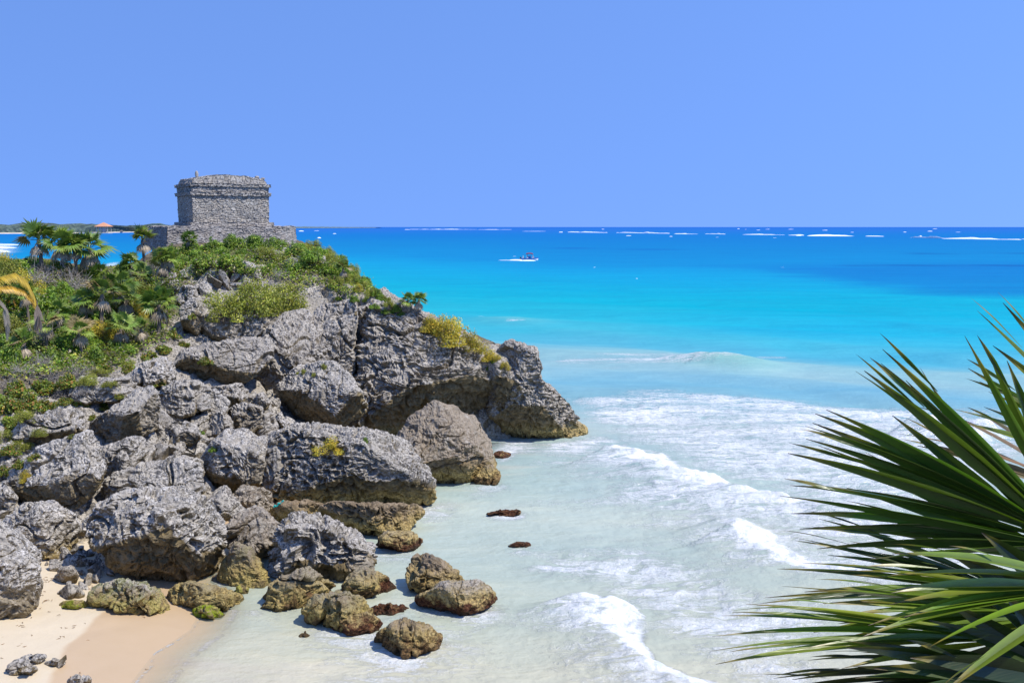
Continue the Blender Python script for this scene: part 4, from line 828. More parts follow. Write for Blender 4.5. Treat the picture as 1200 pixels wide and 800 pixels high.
for (x, y, w_, h_) in [(10, 530, 30, 12), (25, 545, 26, 12), (5, 555, 24, 14), (42, 536, 22, 8), (85, 512, 16, 6), (120, 478, 24, 8), (140, 465, 20, 7), (240, 425, 24, 10), (150, 437, 26, 12), (190, 450, 22, 6), (110, 490, 16, 7), (225, 372, 12, 8), (203, 395, 20, 12), (215, 405, 18, 8)]: bush('grape', x, y, w_, h_, LR, GR2)
bush('golden', 30, 562, 20, 16, 'yellow green sprig on the shoulder of the pale left boulder')
bush('olive', 110, 440, 50, 12, 'flat olive mat of plants between dry brush and grey ridge'); bush('green', 250, 527, 14, 7, 'small green sprig on the light boulder left of the widest one')
bush('green', 236, 507, 10, 6, 'small green sprig in the rubble gully'); bush('golden', 420, 340, 16, 10, 'small yellow shrub in the gap above the cliff')
LC = 'low green plant creeping over the cliff crest'; GC = 'low plants on the cliff crest'
for (x, y, w_, h_) in [(415, 352, 16, 8), (440, 360, 18, 8), (455, 366, 18, 8), (470, 370, 14, 8), (395, 350, 14, 6), (430, 352, 14, 8), (580, 424, 12, 6), (572, 432, 8, 5)]: bush('green', x, y, w_, h_, LC, GC)
for q in [b for L in BP.values() for b in L]:
    if q.name not in used:
        for ch in KIDS[q.name]: bpy.data.objects.remove(ch)
        bpy.data.objects.remove(q)

# leafy ground cover between the shrubs
r = np.random.default_rng(21); n = 120000
cover = [((-330, 330), (-150, 310), (-40, 310), (60, 318), (170, 312), (215, 292), (350, 288), (430, 340), (420, 350), (350, 330), (260, 318), (215, 330), (185, 400), (130, 432), (-40, 445), (-330, 520))]
pts = []
while len(pts) < 4200:
    x, y = rb.uniform(-330, 430), rb.uniform(285, 520)
    if in_poly(x, y, cover[0]):
        p = hit(x, y, ('sea', 'foliage', 'branches'))
        if p is not None: pts.append(p)
pts = np.array(pts); k = r.integers(0, len(pts), n); P = pts[k] + r.normal(size=(n, 3)) * (.45, .45, .10) + (0, 0, .12)
V, Fc, c = leaves(n, P, np.tile((0, 0, 1.0), (n, 1)), .17, .10, pick(GREEN + OLIVE + DRY[:2], n, r) * (1 + .5 * vnoise(P * .8, 3))[:, None].clip(.5, 1.6), r)
o = mesh_obj('undergrowth', V, Fc, M_LEAF, col=c); tag(o, 'low green undergrowth between the shrubs of the headland', 'undergrowth', None, 'stuff')

# fan palms
def fan(mb, hub, axis, nrm, R_, n=15, spread=2.5, col=(.08, .15, .02), tip=(.2, .17, .05), r=None, droop=.25, wid=.07):
    axis = axis / np.linalg.norm(axis); nrm = nrm - axis * (nrm @ axis); nrm /= np.linalg.norm(nrm); side = np.cross(nrm, axis)
    for k in range(n):
        a = spread * ((k + .5) / n - .5) * 1.15; L = R_ * (1 - .25 * (abs(a) / spread * 2) ** 2) * r.uniform(.85, 1.1)
        d = axis * math.cos(a) + side * math.sin(a); s2 = np.cross(nrm, d); w_ = R_ * wid
        P0 = hub; P1 = hub + d * L * .5 + nrm * .02; P2 = hub + d * L - np.array([0, 0, 1]) * droop * L * r.uniform(.3, 1.2)
        V = [P0, P1 - s2 * w_, P1 + nrm * w_ * .35, P1 + s2 * w_, P2]
        cc = np.array([col, col, np.array(col) * 1.15, col, np.array(tip)]) * r.uniform(.8, 1.2)
        mb.add(V, [(0, 1, 2), (0, 2, 3), (1, 4, 2), (2, 4, 3)], cc)
def palm_proto(seed, dry=0.0, n=16):
    r = np.random.default_rng(seed); root = empty('fan_palm', (0, 0, 0)); mb = MB(); dead = MB()
    for k in range(n):
        a = k * 2.4 + r.uniform(-.3, .3); el = math.radians(r.uniform(-20, 80)); d = np.array([math.cos(a) * math.cos(el), math.sin(a) * math.cos(el), math.sin(el)])
        hub = d * r.uniform(.30, .5); mb.tube([np.zeros(3), hub], [.018, .012], 4, (.14, .19, .04))
        up = np.array([0, 0, 1.0]) if el < 1.1 else np.array([math.cos(a + 1.5), math.sin(a + 1.5), .3]); base = np.array([(.08, .15, .022), (.12, .20, .03), (.18, .25, .04)][r.integers(3)])
        if r.random() < dry: base = np.array([.26, .20, .09])
        fan(mb, hub, d + np.array([0, 0, -.1]), np.cross(np.cross(d, up), d) + r.normal(size=3) * .25, r.uniform(.50, .74), 17, 2.9, base, base * .8 + np.array([.08, .05, .01]), r, .25)
    for k in range(6):
        a = k * 2.4; d = np.array([math.cos(a) * .55, math.sin(a) * .55, -.8]); hub = d * .32; c = np.array([.36, .29, .20]) * r.uniform(.6, 1.2)
        dead.tube([np.zeros(3), hub], [.015, .01], 4, c); fan(dead, hub, d + np.array([0, 0, -.5]), np.array([math.cos(a), math.sin(a), .4]), r.uniform(.5, .65), 9, 1.6, c, c * .8, r, .2)
    f = mb.build('crown', M_FROND, root); g = dead.build('dead_fronds', M_FROND, root); t = MB()
    zz_ = np.linspace(0, -1, 9); t.tube([(0.03 * math.sin(3 * z), 0.03 * math.cos(2 * z), z) for z in zz_], .075 + .012 * r.random(9), 8, (.15, .125, .10)); tk = t.build('trunk', M_BARK, root)
    KIDS[root.name] = [f, g, tk]; return root
PP = [palm_proto(1), palm_proto(2), palm_proto(3, .15), palm_proto(4, .7, 13)]; pu = set()
def palm(px, py, basepy, rpx, label, group=None, j=None, t=None):
    b = hit(px, basepy, ('sea', 'foliage', 'branches', 'crown', 'dead_fronds', 'trunk', 'undergrowth')) if t is None else at(px, basepy, t)
    if b is None: return
    t = depth_of(b); c = at(px, py, t); s = rpx * 1.06 * t / F / .95; q = PP[rb.randrange(3) if j is None else j]
    o = q if q.name not in pu else copy_tree(q); pu.add(q.name)
    o.location = c; o.rotation_euler = (rb.uniform(-.12, .12), rb.uniform(-.12, .12), rb.uniform(0, 6.28)); o.scale = (s, s, s)
    kids = [x for x in COL.objects if x.parent == o and x.name.startswith('trunk')]
    if kids: kids[0].scale = (1, 1, max(.5, (c[2] - b[2] + .5) / s))
    tag(o, label, 'palm', group)
palm(45, 281, 325, 24, 'fan palm with a yellowing frond, tallest of the skyline clump at left')
palm(72, 286, 330, 24, 'middle fan palm of the skyline clump at left'); palm(104, 292, 335, 26, 'rightmost fan palm of the skyline clump at left, leaning over the bay'); palm(86, 290, 332, 20, 'fan palm tucked between the middle and right palms of the skyline clump')
palm(167, 281, 314, 18, 'fan palm standing against the left end of the temple platform')
palm(196, 302, 324, 15, 'bushy fan palm just below the platform corner')
palm(222, 280, 298, 11, 'small bright fan palm in front of the platform wall')
palm(190, 308, 335, 18, 'low fan palm above the round scarred boulder')
palm(140, 335, 375, 22, 'bright green fan palm in the middle of the thicket'); palm(148, 350, 385, 22, 'fan palm in front of the bright one in the middle of the thicket')
palm(120, 345, 395, 24, 'half dead fan palm with hanging brown fronds', j=3); palm(186, 357, 396, 25, 'fan palm with a skirt of grey fronds beside the rock slope')
palm(142, 383, 412, 20, 'spiky fan palm at the lower edge of the thicket'); palm(92, 388, 420, 20, 'mostly brown fan palm at the lower edge of the thicket', j=3)
palm(28, 402, 428, 20, 'pale green fan palm low at the left by the hanging frond'); palm(55, 380, 415, 18, 'withered fan palm under the yellow drooping frond', j=3)
palm(478, 352, 368, 12, 'small fan palm on the cliff crest'); palm(491, 352, 372, 12, 'smaller twin fan palm at the very edge of the cliff crest'); palm(402, 315, 332, 12, 'small fan palm on the right skyline slope below the temple')
palm(30, 345, 385, 17, 'green fan palm just right of the yellow drooping frond'); palm(68, 365, 400, 17, 'fan palm between the yellow frond and the half dead palm'); palm(100, 352, 385, 18, 'green fan palm close left of the half dead one'); palm(165, 385, 412, 15, 'small fan palm at the foot of the thicket near the pale ledge'); palm(155, 310, 335, 16, 'fan palm with low crown right of the skyline gap to the bay')
palm(115, 322, 340, 16, 'low fan palm behind the half dead one'); palm(165, 322, 345, 16, 'fan palm in the gap between thicket and platform')
for q in PP:
    if q.name not in pu:
        for ch in KIDS[q.name]: bpy.data.objects.remove(ch)
        bpy.data.objects.remove(q)

# feather palm with yellow drooping fronds at the left edge
def feather(mb, P, w0, col, r, hang=.5):
    P = np.array(P, float); n = len(P); mb.tube(P, np.linspace(.022, .008, n), 5, np.array(col) * .9)
    m = 46
    for k in range(m):
        u = .12 + .86 * k / m; f = u * (n - 1); i = min(int(f), n - 2); p = P[i] + (P[i + 1] - P[i]) * (f - i); d = P[i + 1] - P[i]; d /= np.linalg.norm(d)
        sd_ = np.cross(d, (0, 0, 1.0)); sd_ /= np.linalg.norm(sd_) + 1e-9; L = w0 * math.sin(math.pi * min(1, .15 + u * .85)) ** .6 * r.uniform(.8, 1.1)
        for s_ in (-1, 1):
            q = p + sd_ * s_ * L * .7 + d * L * .45 - np.array([0, 0, hang * L]); mid = (p + q) / 2 + np.array([0, 0, .08 * L]); cc = np.array(col) * r.uniform(.7, 1.25)
            mb.add([p - d * .02, p + d * .02, mid + d * .03, mid - d * .03, q], [(0, 1, 2), (0, 2, 3), (3, 2, 4)], cc)
tb = hit(8, 425, ('sea', 'foliage', 'branches', 'crown', 'dead_fronds', 'trunk', 'undergrowth')); tt = depth_of(tb); root = empty('feather_palm', tb); r = np.random.default_rng(8)
tag(root, 'feather palm at the left edge with drooping yellow and brown fronds', 'palm')
def rel(px, py, dt=0): return at(px, py, tt + dt) - tb
mb = MB(); mb.tube([(0, 0, -.3), rel(-8, 400), rel(-18, 372), rel(-20, 345)], [.13, .11, .10, .09], 8, (.2, .17, .14)); mb.build('trunk', M_BARK, root)
YL = (.50, .34, .03)
for P, c_, w_ in [([(-20, 345), (0, 325), (18, 320), (32, 330), (40, 346), (43, 358)], YL, .62), ([(-20, 345), (-2, 336), (12, 335), (28, 340), (38, 350), (42, 362)], (.55, .33, .04), .45), ([(43, 352), (45, 368), (44, 380), (42, 388)], (.22, .17, .13), .42), ([(-20, 345), (-4, 348), (6, 358), (9, 378), (8, 400)], (.24, .21, .18), .35), ([(-20, 345), (-30, 320), (-40, 318)], (.15, .18, .03), .5), ([(-20, 345), (-22, 320), (-10, 300)], (.15, .2, .03), .45)]:
    mb = MB(); feather(mb, [rel(a, b, -.6 + .02 * a) for a, b in P], w_, c_, r, .8); mb.build('frond', M_FROND, root)

# ------------------------------------------------------------------ far shore
r = np.random.default_rng(31)
def strip(name, pts, depth_, hf, mat, col, kind, seed, step=3.0, label=None, cat=None):
    """a low band of land or wood along pts (ground points): rounded, hf(x) high"""
    L = np.r_[0, np.cumsum([np.hypot(*(np.array(pts[i + 1]) - np.array(pts[i]))) for i in range(len(pts) - 1)])]; n = int(L[-1] / step) + 1; s = np.linspace(0, L[-1], n)
    X = np.interp(s, L, [p[0] for p in pts]); Y = np.interp(s, L, [p[1] for p in pts]); D = np.array([0, .06, .15, .3, .5, .75, 1.0]) * depth_; pr = np.array([0, .6, .85, 1, 1, .8, 0])
    V = np.stack([np.repeat(X, 7), np.repeat(Y, 7) + np.tile(D, n), np.zeros(n * 7)], 1); jit = fbm(V * np.array([.05, .05, 1]), 4, seed)
    hh = hf(np.repeat(X, 7), np.repeat(s / L[-1], 7)); V[:, 2] = np.tile(pr, n) * hh * (1 + .35 * jit) ; V[:, 1] += jit * 6
    c = np.array(col) * (1 + .5 * fbm(V * np.array([.12, .12, .3]), 3, seed + 1))[:, None]
    o = mesh_obj(name, V, grid_faces(n, 7), mat, col=c.clip(.01, 1)); tag(o, label, cat, None, kind); return o
shore_pts = [sea2(-260, 276.5), sea2(-60, 274.5), sea2(30, 273.8), sea2(90, 273.4), sea2(152, 272.4), sea2(165, 270.2), sea2(240, 268.6)]
M_FAR = plain('far_ground', .95, .05)
strip('far_beach', shore_pts, 90, lambda x, u: 1.6 + 0 * x, M_FAR, (.56, .49, .38), 'structure', 3)
back = [(p[0] * 1.03, p[1] * 1.03 + 22) for p in shore_pts]
N = NT('far_wood'); a = N.attr('col').outputs[0]; pz = N.pos(); nn = N.noise(pz, .14, 6, .7)
M_WOOD = N.done(N.n('BsdfPrincipled', {'Base Color': N.mix(1.0, a, N.mix(N.ss(nn, .35, .65), (.45, .5, .6), (1.5, 1.45, 1.3)), 'MULTIPLY'), 'Roughness': .9, 'Specular IOR Level': .1, 'Normal': N.n('Bump', {'Strength': 1.0, 'Distance': 4.0, 'Height': nn}).outputs[0]}).outputs[0])
strip('far_wood', back, 320, lambda x, u: 15 + 1.5 * np.sin(u * 23) + 1.2 * np.sin(u * 61), M_WOOD, (.075, .105, .095), 'stuff', 5, 3.0, 'dark low coastal wood along the far shore beyond the bay', 'wood')  # distance haze painted into the wood's blue-green colour
cape = [sea2(225, 268.0), sea2(330, 267.5), sea2(440, 267.05)]
strip('far_cape', cape, 500, lambda x, u: 17 * (1 - .75 * u) + 0 * x, M_WOOD, (.10, .14, .13), 'structure', 9, 8)
# pavilion with the orange roof
pv = sea(122, 273.4); pv[2] = 1.0; tP = depth_of(pv); s = tP / F; root = empty('pavilion', pv)
tag(root, 'open beach pavilion with a steep orange roof on the far shore', 'pavilion')
mb = MB(); W2, z1, z2 = 8.2 * s, 7.2 * s, 12.0 * s
mb.add([(-W2, -W2, z1), (W2, -W2, z1), (W2, W2, z1), (-W2, W2, z1), (-.6, -.6, z2), (.6, -.6, z2), (.6, .6, z2), (-.6, .6, z2)], [(0, 1, 5, 4), (1, 2, 6, 5), (2, 3, 7, 6), (3, 0, 4, 7), (4, 5, 6, 7), (3, 2, 1, 0)], (.50, .25, .15)); mb.build('roof', M_FAR, root)
for ix in (-1, -.33, .33, 1):
    for iy in (-1, 1): MB().tube([(ix * W2 * .75, iy * W2 * .7, -1), (ix * W2 * .75, iy * W2 * .7, z1 + .5)], .45, 8, (.5, .46, .42)).build('post', M_FAR, root)
MB().box((-W2 * .55, -W2 * .4, -1), (W2 * .1, W2 * .5, z1 * .75), (.42, .42, .44)).build('wall', M_FAR, root)
MB().box((-W2 * .9, -W2 * .8, -1.5), (W2 * .9, W2 * .8, .6), (.50, .46, .40)).build('base', M_FAR, root)
# hut farther right, low sheds on the sand
pv2 = sea(142.5, 272.9); root = empty('beach_hut', (pv2[0], pv2[1], .5)); tag(root, 'small dark roofed hut on the far beach right of the pavilion', 'hut')
MB().box((-2.2, -2, -.5), (2.2, 2, 2.4), (.40, .36, .30)).build('wall', M_FAR, root)
MB().add([(-3.2, -3, 2.3), (3.2, -3, 2.3), (3.2, 3, 2.3), (-3.2, 3, 2.3), (-1.6, 0, 4.6), (1.6, 0, 4.6)], [(0, 1, 5, 4), (2, 3, 4, 5), (1, 2, 5, 5), (3, 0, 4, 4), (3, 2, 1, 0)], (.14, .12, .11)).build('roof', M_FAR, root)

# ------------------------------------------------------------------ the motor boat
bp = sea(620.5, 304.8); tB = depth_of(bp); boat = empty('motorboat', (bp[0], bp[1], 0.02), 0.0)
tag(boat, 'blue and white motorboat with a dark red sun canopy crossing the bay', 'boat')
def hull(mb, z0, z1, f0, f1, c, Lh=3.1, B=1.05):
    xs = np.linspace(-1, 1, 15); V = []
    for x in xs:
        b = B * (1 if x < .1 else math.sqrt(max(0, 1 - ((x - .1) / .9) ** 2.2))) + .015; sh_ = .28 * max(0, x) ** 2
        for (y, z) in [(-b * f1, z1 + sh_), (-b * f0, z0 + sh_ * .7), (b * f0, z0 + sh_ * .7), (b * f1, z1 + sh_)]: V.append((x * Lh + (.18 * (z - .3) if x > .9 else 0), y, z))
    Fc = [(4 * i + j, 4 * i + 4 + j, 4 * i + 5 + j, 4 * i + 1 + j) for i in range(14) for j in range(3)] + [(0, 1, 2, 3), (56, 59, 58, 57)] + [(4 * i + 3, 4 * i + 7, 4 * i + 4, 4 * i) for i in range(14)]
    mb.add(V, Fc, c)
mb = MB(); hull(mb, -.3, .42, .62, .95, (.72, .73, .74)); mb.build('hull', M_PAINT, boat)
mb = MB(); hull(mb, .42, .72, .96, 1.04, (.03, .10, .38)); mb.build('gunwale_band', M_PAINT, boat)
MB().box((-.3, -.42, .7), (.45, .42, 1.45), (.06, .14, .42)).box((.2, -.40, 1.45), (.42, .40, 1.75), (.3, .36, .42)).build('console', M_PAINT, boat)
mb = MB(); xs = np.linspace(-1, 1, 9); V = []; 
for i, x in enumerate(xs):
    for j, y in enumerate(xs): V.append((x * 1.25, y * 1.05, 2.62 - .22 * x * x - .2 * y * y))
V = np.array(V); n9 = len(V); Fc = grid_faces(9, 9); mb.add(np.vstack([V, V - (0, 0, .16)]), np.vstack([Fc, Fc[:, ::-1] + n9]), (.24, .035, .035)); cano = mb.build('canopy', M_CLOTH, boat)
for x in (-1, .95):
    for y in (-.85, .85): MB().tube([(x, y * .95, .7), (x * 1.05, y, 2.36)], .035, 6, (.6, .6, .62)).build('canopy_post', M_PAINT, boat)
MB().box((-3.45, -.22, .15), (-3.08, .22, .62), (.55, .55, .56)).box((-3.5, -.24, .6), (-3.0, .24, 1.12), (.04, .04, .05)).build('outboard_motor', M_PAINT, boat)
def person(loc, rz, shirt, legs, label, seated=True):
    J = dict(pel=(0, 0, .0), ch=(.02, 0, .34), nk=(.03, 0, .52), hd=(.05, 0, .70), hl=(.0, .1, -.02), kl=(.40, .12, -.0), fl=(.42, .12, -.42), hr=(0, -.1, -.02), kr=(.40, -.12, 0), fr=(.42, -.12, -.42), sl=(.02, .19, .46), el=(.06, .25, .2), wl=(.28, .2, .1), sr=(.02, -.19, .46), er=(.06, -.25, .2), wr=(.28, -.2, .1), tl=(.54, .12, -.44), tr=(.54, -.12, -.44), cr=(.06, 0, .80))
    if not seated: J.update(kl=(.03, .11, -.42), fl=(0, .11, -.84), kr=(.03, -.11, -.42), fr=(0, -.11, -.84), tl=(.14, .11, -.87), tr=(.14, -.11, -.87))
    rad = dict(pel=.14, ch=.16, nk=.06, hd=.10, cr=.07, hl=.09, kl=.065, fl=.045, hr=.09, kr=.065, fr=.045, sl=.07, el=.045, wl=.035, sr=.07, er=.045, wr=.035, tl=.035, tr=.035)
    ed = [('pel', 'ch'), ('ch', 'nk'), ('nk', 'hd'), ('hd', 'cr'), ('pel', 'hl'), ('hl', 'kl'), ('kl', 'fl'), ('fl', 'tl'), ('pel', 'hr'), ('hr', 'kr'), ('kr', 'fr'), ('fr', 'tr'), ('ch', 'sl'), ('sl', 'el'), ('el', 'wl'), ('ch', 'sr'), ('sr', 'er'), ('er', 'wr')]
    ks = list(J); me = bpy.data.meshes.new('person'); me.from_pydata([J[k] for k in ks], [(ks.index(a), ks.index(b)) for a, b in ed], [])
    o = bpy.data.objects.new('person', me); COL.objects.link(o); sk = o.modifiers.new('skin', 'SKIN'); o.modifiers.new('sub', 'SUBSURF').levels = 1
    for i, k in enumerate(ks): me.skin_vertices[0].data[i].radius = (rad[k], rad[k])
    me.skin_vertices[0].data[0].use_root = True
    bpy.context.view_layer.update(); ev = o.evaluated_get(bpy.context.evaluated_depsgraph_get()); m2 = bpy.data.meshes.new_from_object(ev); o.modifiers.clear(); o.data = m2
    co = np.array([v.co[:] for v in m2.vertices]); c = np.tile((.42, .26, .18), (len(co), 1)); c[(co[:, 2] > .05) & (co[:, 2] < .55) & (np.hypot(co[:, 0], co[:, 1]) < .30)] = shirt; c[(co[:, 2] <= .06) & (co[:, 0] < .44) & (co[:, 2] > -.5) & (np.abs(co[:, 1]) < .2) & ~((co[:, 2] > .02) & (co[:, 0] > .2))] = legs; c[co[:, 2] > .74] = (.04, .03, .02)
    a = m2.color_attributes.new('col', 'FLOAT_COLOR', 'POINT'); c4 = np.ones((len(co), 4), np.float32); c4[:, :3] = c; a.data.foreach_set('color', c4.ravel())
    m2.materials.clear(); m2.materials.append(M_CLOTH); o.location = loc; o.rotation_euler = (0, 0, rz); tag(o, label, 'person')
bl = np.array(boat.location)
person(bl + (-2.35, -.2, .98), 0, (.7, .68, .62), (.12, .13, .16), 'person in a pale top sitting at the stern of the motorboat')
person(bl + (-.75, -.3, 1.14), 0, (.55, .22, .2), (.1, .1, .14), 'person in a reddish top seated under the boat canopy behind the console')
person(bl + (1.25, -.2, .98), 0, (.6, .3, .28), (.5, .5, .5), 'person in a pinkish top sitting forward of the boat console')
MB().box((-2.6, -.7, .7), (-2.1, .7, .86), (.7, .7, .7)).box((-.95, -.6, .7), (-.5, .6, 1.02), (.7, .7, .7)).box((1.0, -.6, .7), (1.45, .6, .86), (.7, .7, .7)).build('bench', M_PAINT, boat)

# a scrap of turquoise rope and sea-weed litter
p = hit(327, 595, ('sea',)); mb = MB(); q = [p + np.array([.05 * i - .2, -.05, .05 + .03 * i + .05 * math.sin(i * 1.9)]) for i in range(9)]; mb.tube(q, .035, 6, (.02, .35, .33)); o = mb.build('rope_scrap', M_CLOTH); tag(o, 'scrap of turquoise rope on the pinkish tan rock', 'rope')
r = np.random.default_rng(77); mb = MB()
for (x, y, k_) in [(50, 700, 5), (53, 706, 5), (23, 737, 4), (72, 746, 3), (78, 735, 2), (80, 733, 2), (108, 727, 2), (26, 758, 3), (5, 768, 2), (3, 757, 2), (84, 785, 3), (90, 690, 12), (98, 684, 14), (104, 688, 10), (60, 682, 8), (55, 683, 6), (165, 718, 2), (168, 770, 1), (30, 730, 2), (62, 722, 2), (115, 742, 1), (40, 716, 2), (33, 747, 2), (12, 748, 1)]:
    b = sea(x, y, .3)
    for j in range(k_):
        z_ = sand_h(np.array([b[0]]), np.array([b[1]]))[0][0]; d = r.normal(size=3) * (.14, .14, 0); a = r.uniform(0, 6.28); p0 = np.array([b[0], b[1], z_ + .012]) + d
        mb.tube([p0, p0 + (.05 * math.cos(a), .05 * math.sin(a), .006), p0 + (.11 * math.cos(a + .6), .11 * math.sin(a + .6), .0)], [.006, .009, .004], 4, np.array([.17, .10, .05]) * r.uniform(.6, 1.6))
o = mb.build('seaweed_litter', M_BARK); tag(o, 'brown scraps of dried seaweed on the sand', 'seaweed', None, 'stuff')

# ------------------------------------------------------------------ the fan palm in the foreground
root_p = np.array([1.95, 2.55, 10.2]); root = empty('fan_palm', root_p)
tag(root, 'big dark green fan palm at the right in the foreground with brown leaf tips', 'palm')
mb = MB(); mb.tube([(0, 0, -.1), (.02, 0, .25), (0, .02, .5), (-.05, 0, .72)], [.10, .085, .08, .07], 10, (.14, .11, .08)); mb.build('trunk', M_BARK, root)
N = NT('near_palm_leaf'); a = N.attr('col').outputs[0]; pz = N.pos(); nn = N.noise(pz, 22, 5, .6); st_ = N.noise(N.mapped(pz, (3, 3, 60)), 4, 3)
c = N.mix(1.0, a, N.mix(nn, (.75, .78, .8), (1.25, 1.2, 1.1)), 'MULTIPLY')
P_ = N.n('BsdfPrincipled', {'Base Color': c, 'Roughness': .33, 'Specular IOR Level': .42, 'Normal': N.n('Bump', {'Strength': .25, 'Distance': .004, 'Height': st_}).outputs[0]})
T_ = N.n('BsdfTranslucent', {'Color': N.mix(1.0, c, (1.3, 1.5, .6), 'MULTIPLY')})
M_NEAR = N.done(N.n('MixShader', {0: .30, 1: P_.outputs[0], 2: T_.outputs[0]}).outputs[0])
r = np.random.default_rng(5)
def blade(mb, hub, tip, nrm, wid, col, dead=.12, bow=0.0, fold=.45, twist=0.0, n=14, split=False):
    """one segment of a fan leaf: a folded strip that narrows to a dry tip"""
    hub, tip = np.array(hub, float), np.array(tip, float); d = tip - hub; L = np.linalg.norm(d); d /= L; nrm = nrm - d * (nrm @ d); nrm /= np.linalg.norm(nrm) + 1e-9; s0 = np.cross(nrm, d)
    V, C_ = [], []; col = np.array(col)
    for k in range(n + 1):
        u = k / n; w_ = wid * min(1, .16 + 1.75 * u) * (1 if u < .5 else max(.04, 1 - ((u - .5) / .5) ** 1.5)); a = twist * u; s2 = s0 * math.cos(a) + nrm * math.sin(a); n2 = nrm * math.cos(a) - s0 * math.sin(a)
        p = hub + d * L * u + nrm * bow * L * 4 * u * (1 - u) + np.array([0, 0, -1]) * L * .05 * u ** 3
        V += [p - s2 * w_ + n2 * w_ * fold, p, p + s2 * w_ + n2 * w_ * fold]
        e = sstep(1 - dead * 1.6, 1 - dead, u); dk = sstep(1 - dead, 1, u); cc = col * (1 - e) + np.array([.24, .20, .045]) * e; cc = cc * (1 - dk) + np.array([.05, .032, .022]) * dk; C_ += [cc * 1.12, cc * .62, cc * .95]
    Fc = [(3 * k + j, 3 * k + j + 1, 3 * k + 4 + j, 3 * k + 3 + j) for k in range(n) for j in (0, 1)]
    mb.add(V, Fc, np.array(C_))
def near_leaf(hub, tips, nrm, wid=.022, col=(.05, .095, .016), label=None, dt=0.0, **kw):
    hp = at(*hub) - root_p; mb = MB()
    for (x, y, t) in tips:
        x, y = hub[0] + (x - hub[0]) * 1.07, hub[1] + (y - hub[1]) * 1.05
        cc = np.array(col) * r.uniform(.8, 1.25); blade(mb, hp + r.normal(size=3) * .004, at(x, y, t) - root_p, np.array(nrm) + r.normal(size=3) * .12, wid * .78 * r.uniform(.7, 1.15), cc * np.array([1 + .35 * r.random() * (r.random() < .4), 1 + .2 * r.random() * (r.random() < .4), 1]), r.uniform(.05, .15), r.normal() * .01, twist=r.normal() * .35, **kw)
        if r.random() < .5:
            e = np.array([x + r.normal() * 9, y + r.normal() * 7]); blade(mb, at(x * .72 + hub[0] * .28, y * .72 + hub[1] * .28, t + .02) - root_p, at(e[0], e[1], t) - root_p, np.array(nrm) + r.normal(size=3) * .3, wid * .22, cc * .8, .3, twist=r.normal())
    lf = mb.build('leaf', M_NEAR, root); mb = MB(); base = np.array([-.02, 0, .68]); m = (base + hp) / 2 + np.array([0, 0, .05]); mb.tube([base, m, hp], [.013, .010, .009], 7, (.16, .20, .05)); mb.build('petiole', M_NEAR, lf)
# A: the large upright fan, seen on its shaded side
A = [(1140, 388, 2.35), (1162, 400, 2.4), (1186, 420, 2.45), (1215, 410, 2.5), (1050, 400, 2.3), (1048, 416, 2.32), (1030, 424, 2.3), (988, 466, 2.28), (976, 471, 2.3), (965, 484, 2.28), (966, 499, 2.3), (946, 514, 2.28), (955, 548, 2.3), (938, 562, 2.28), (950, 583, 2.3), (978, 624, 2.3), (1000, 603, 2.35), (1030, 640, 2.32), (1085, 402, 2.36), (1110, 396, 2.38), (1240, 440, 2.5)]
near_leaf((1262, 640, 2.55), A[:18] + [(a + r.normal() * 12, b + 9 + r.normal() * 6, t + .05) for a, b, t in A[6:18:2]], (-.35, -.75, -.55), .028, (.055, .105, .015))
near_leaf((1330, 560, 2.75), [(1158, 358, 2.6), (1186, 350, 2.62), (1225, 340, 2.65), (1148, 424, 2.6), (1160, 440, 2.62), (1170, 452, 2.62), (1165, 470, 2.65), (1140, 486, 2.62), (1130, 470, 2.64), (1175, 400, 2.66)], (-.3, -.6, .7), .022, (.14, .19, .025))
near_leaf((1255, 660, 2.62), [(1010, 560, 2.45), (1022, 590, 2.45), (1000, 575, 2.42), (1030, 520, 2.45), (1060, 480, 2.5), (1018, 536, 2.46), (1046, 612, 2.44), (1075, 440, 2.5), (1090, 460, 2.5)], (-.3, -.8, -.4), .024, (.04, .078, .014))
# D: dry blades behind
near_leaf((1290, 590, 3.0), [(1068, 497, 2.8), (1072, 503, 2.8), (1090, 512, 2.82), (1120, 500, 2.85), (1150, 474, 2.85), (1105, 470, 2.9)], (-.2, -.5, .8), .018, (.20, .15, .09))
# B: the bright fan lying level
near_leaf((1290, 690, 2.3), [(1062, 632, 2.0), (1042, 658, 2.0), (1058, 690, 2.02), (1030, 724, 2.0), (1036, 712, 2.02), (1060, 675, 2.06), (1100, 740, 2.0), (1115, 792, 1.95), (1075, 705, 2.04), (1130, 640, 2.1)], (-.1, -.25, .95), .024, (.17, .25, .03))
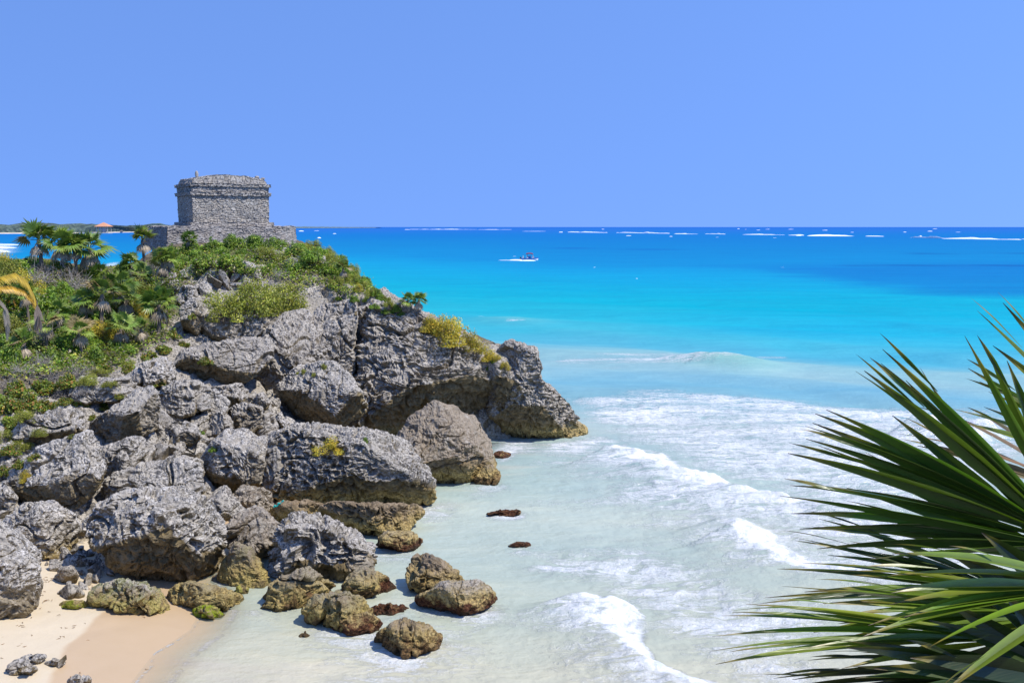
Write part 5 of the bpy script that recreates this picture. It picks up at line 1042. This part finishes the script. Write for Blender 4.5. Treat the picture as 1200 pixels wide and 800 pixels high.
# C: the long fan reaching farthest left
near_leaf((1190, 750, 2.3), [(856, 743, 2.12), (862, 758, 2.12), (868, 704, 2.14), (880, 700, 2.12), (895, 692, 2.14), (918, 694, 2.14), (858, 727, 2.14), (900, 742, 2.16), (960, 745, 2.14), (1000, 770, 2.16)], (-.1, -.35, .95), .017, (.13, .20, .025))
# thin dry tips between the fans
near_leaf((1200, 700, 2.5), [(930, 652, 2.36), (958, 647, 2.36), (950, 618, 2.36), (976, 598, 2.38), (916, 684, 2.36), (912, 690, 2.34), (1010, 625, 2.38), (950, 622, 2.4), (985, 640, 2.4), (1040, 640, 2.4)], (-.2, -.6, .75), .013, (.05, .08, .02))
near_leaf((1275, 720, 2.4), [(940, 668, 2.22), (965, 676, 2.22), (985, 690, 2.22), (1000, 705, 2.22), (975, 722, 2.24), (1005, 730, 2.24), (1020, 690, 2.24), (1040, 742, 2.24), (1060, 755, 2.24), (990, 655, 2.25), (1015, 660, 2.25)], (-.15, -.3, .92), .022, (.12, .19, .024))
# E: old fan hanging below, ragged
near_leaf((1180, 790, 2.4), [(905, 795, 2.26), (925, 780, 2.28), (945, 782, 2.26), (962, 762, 2.3), (930, 805, 2.3), (985, 775, 2.3), (960, 810, 2.3), (1020, 760, 2.32), (1000, 800, 2.3), (1040, 790, 2.3), (1060, 765, 2.3), (1050, 820, 2.3)], (-.1, -.4, .9), .014, (.055, .06, .02))
near_leaf((1260, 800, 2.25), [(1010, 745, 2.1), (1040, 770, 2.1), (1060, 800, 2.1), (1090, 830, 2.1), (1080, 760, 2.12), (1020, 780, 2.1), (1120, 700, 2.2), (1150, 690, 2.2), (1100, 720, 2.2), (1180, 690, 2.2)], (-.3, -.8, .4), .03, (.035, .06, .012))
near_leaf((1290, 740, 2.45), [(1080, 660, 2.4), (1100, 690, 2.4), (1095, 730, 2.4), (1100, 770, 2.4), (1110, 800, 2.4), (1150, 830, 2.4), (1120, 640, 2.42), (1160, 620, 2.42), (1200, 860, 2.4)], (-.5, -.8, .1), .036, (.022, .042, .010))
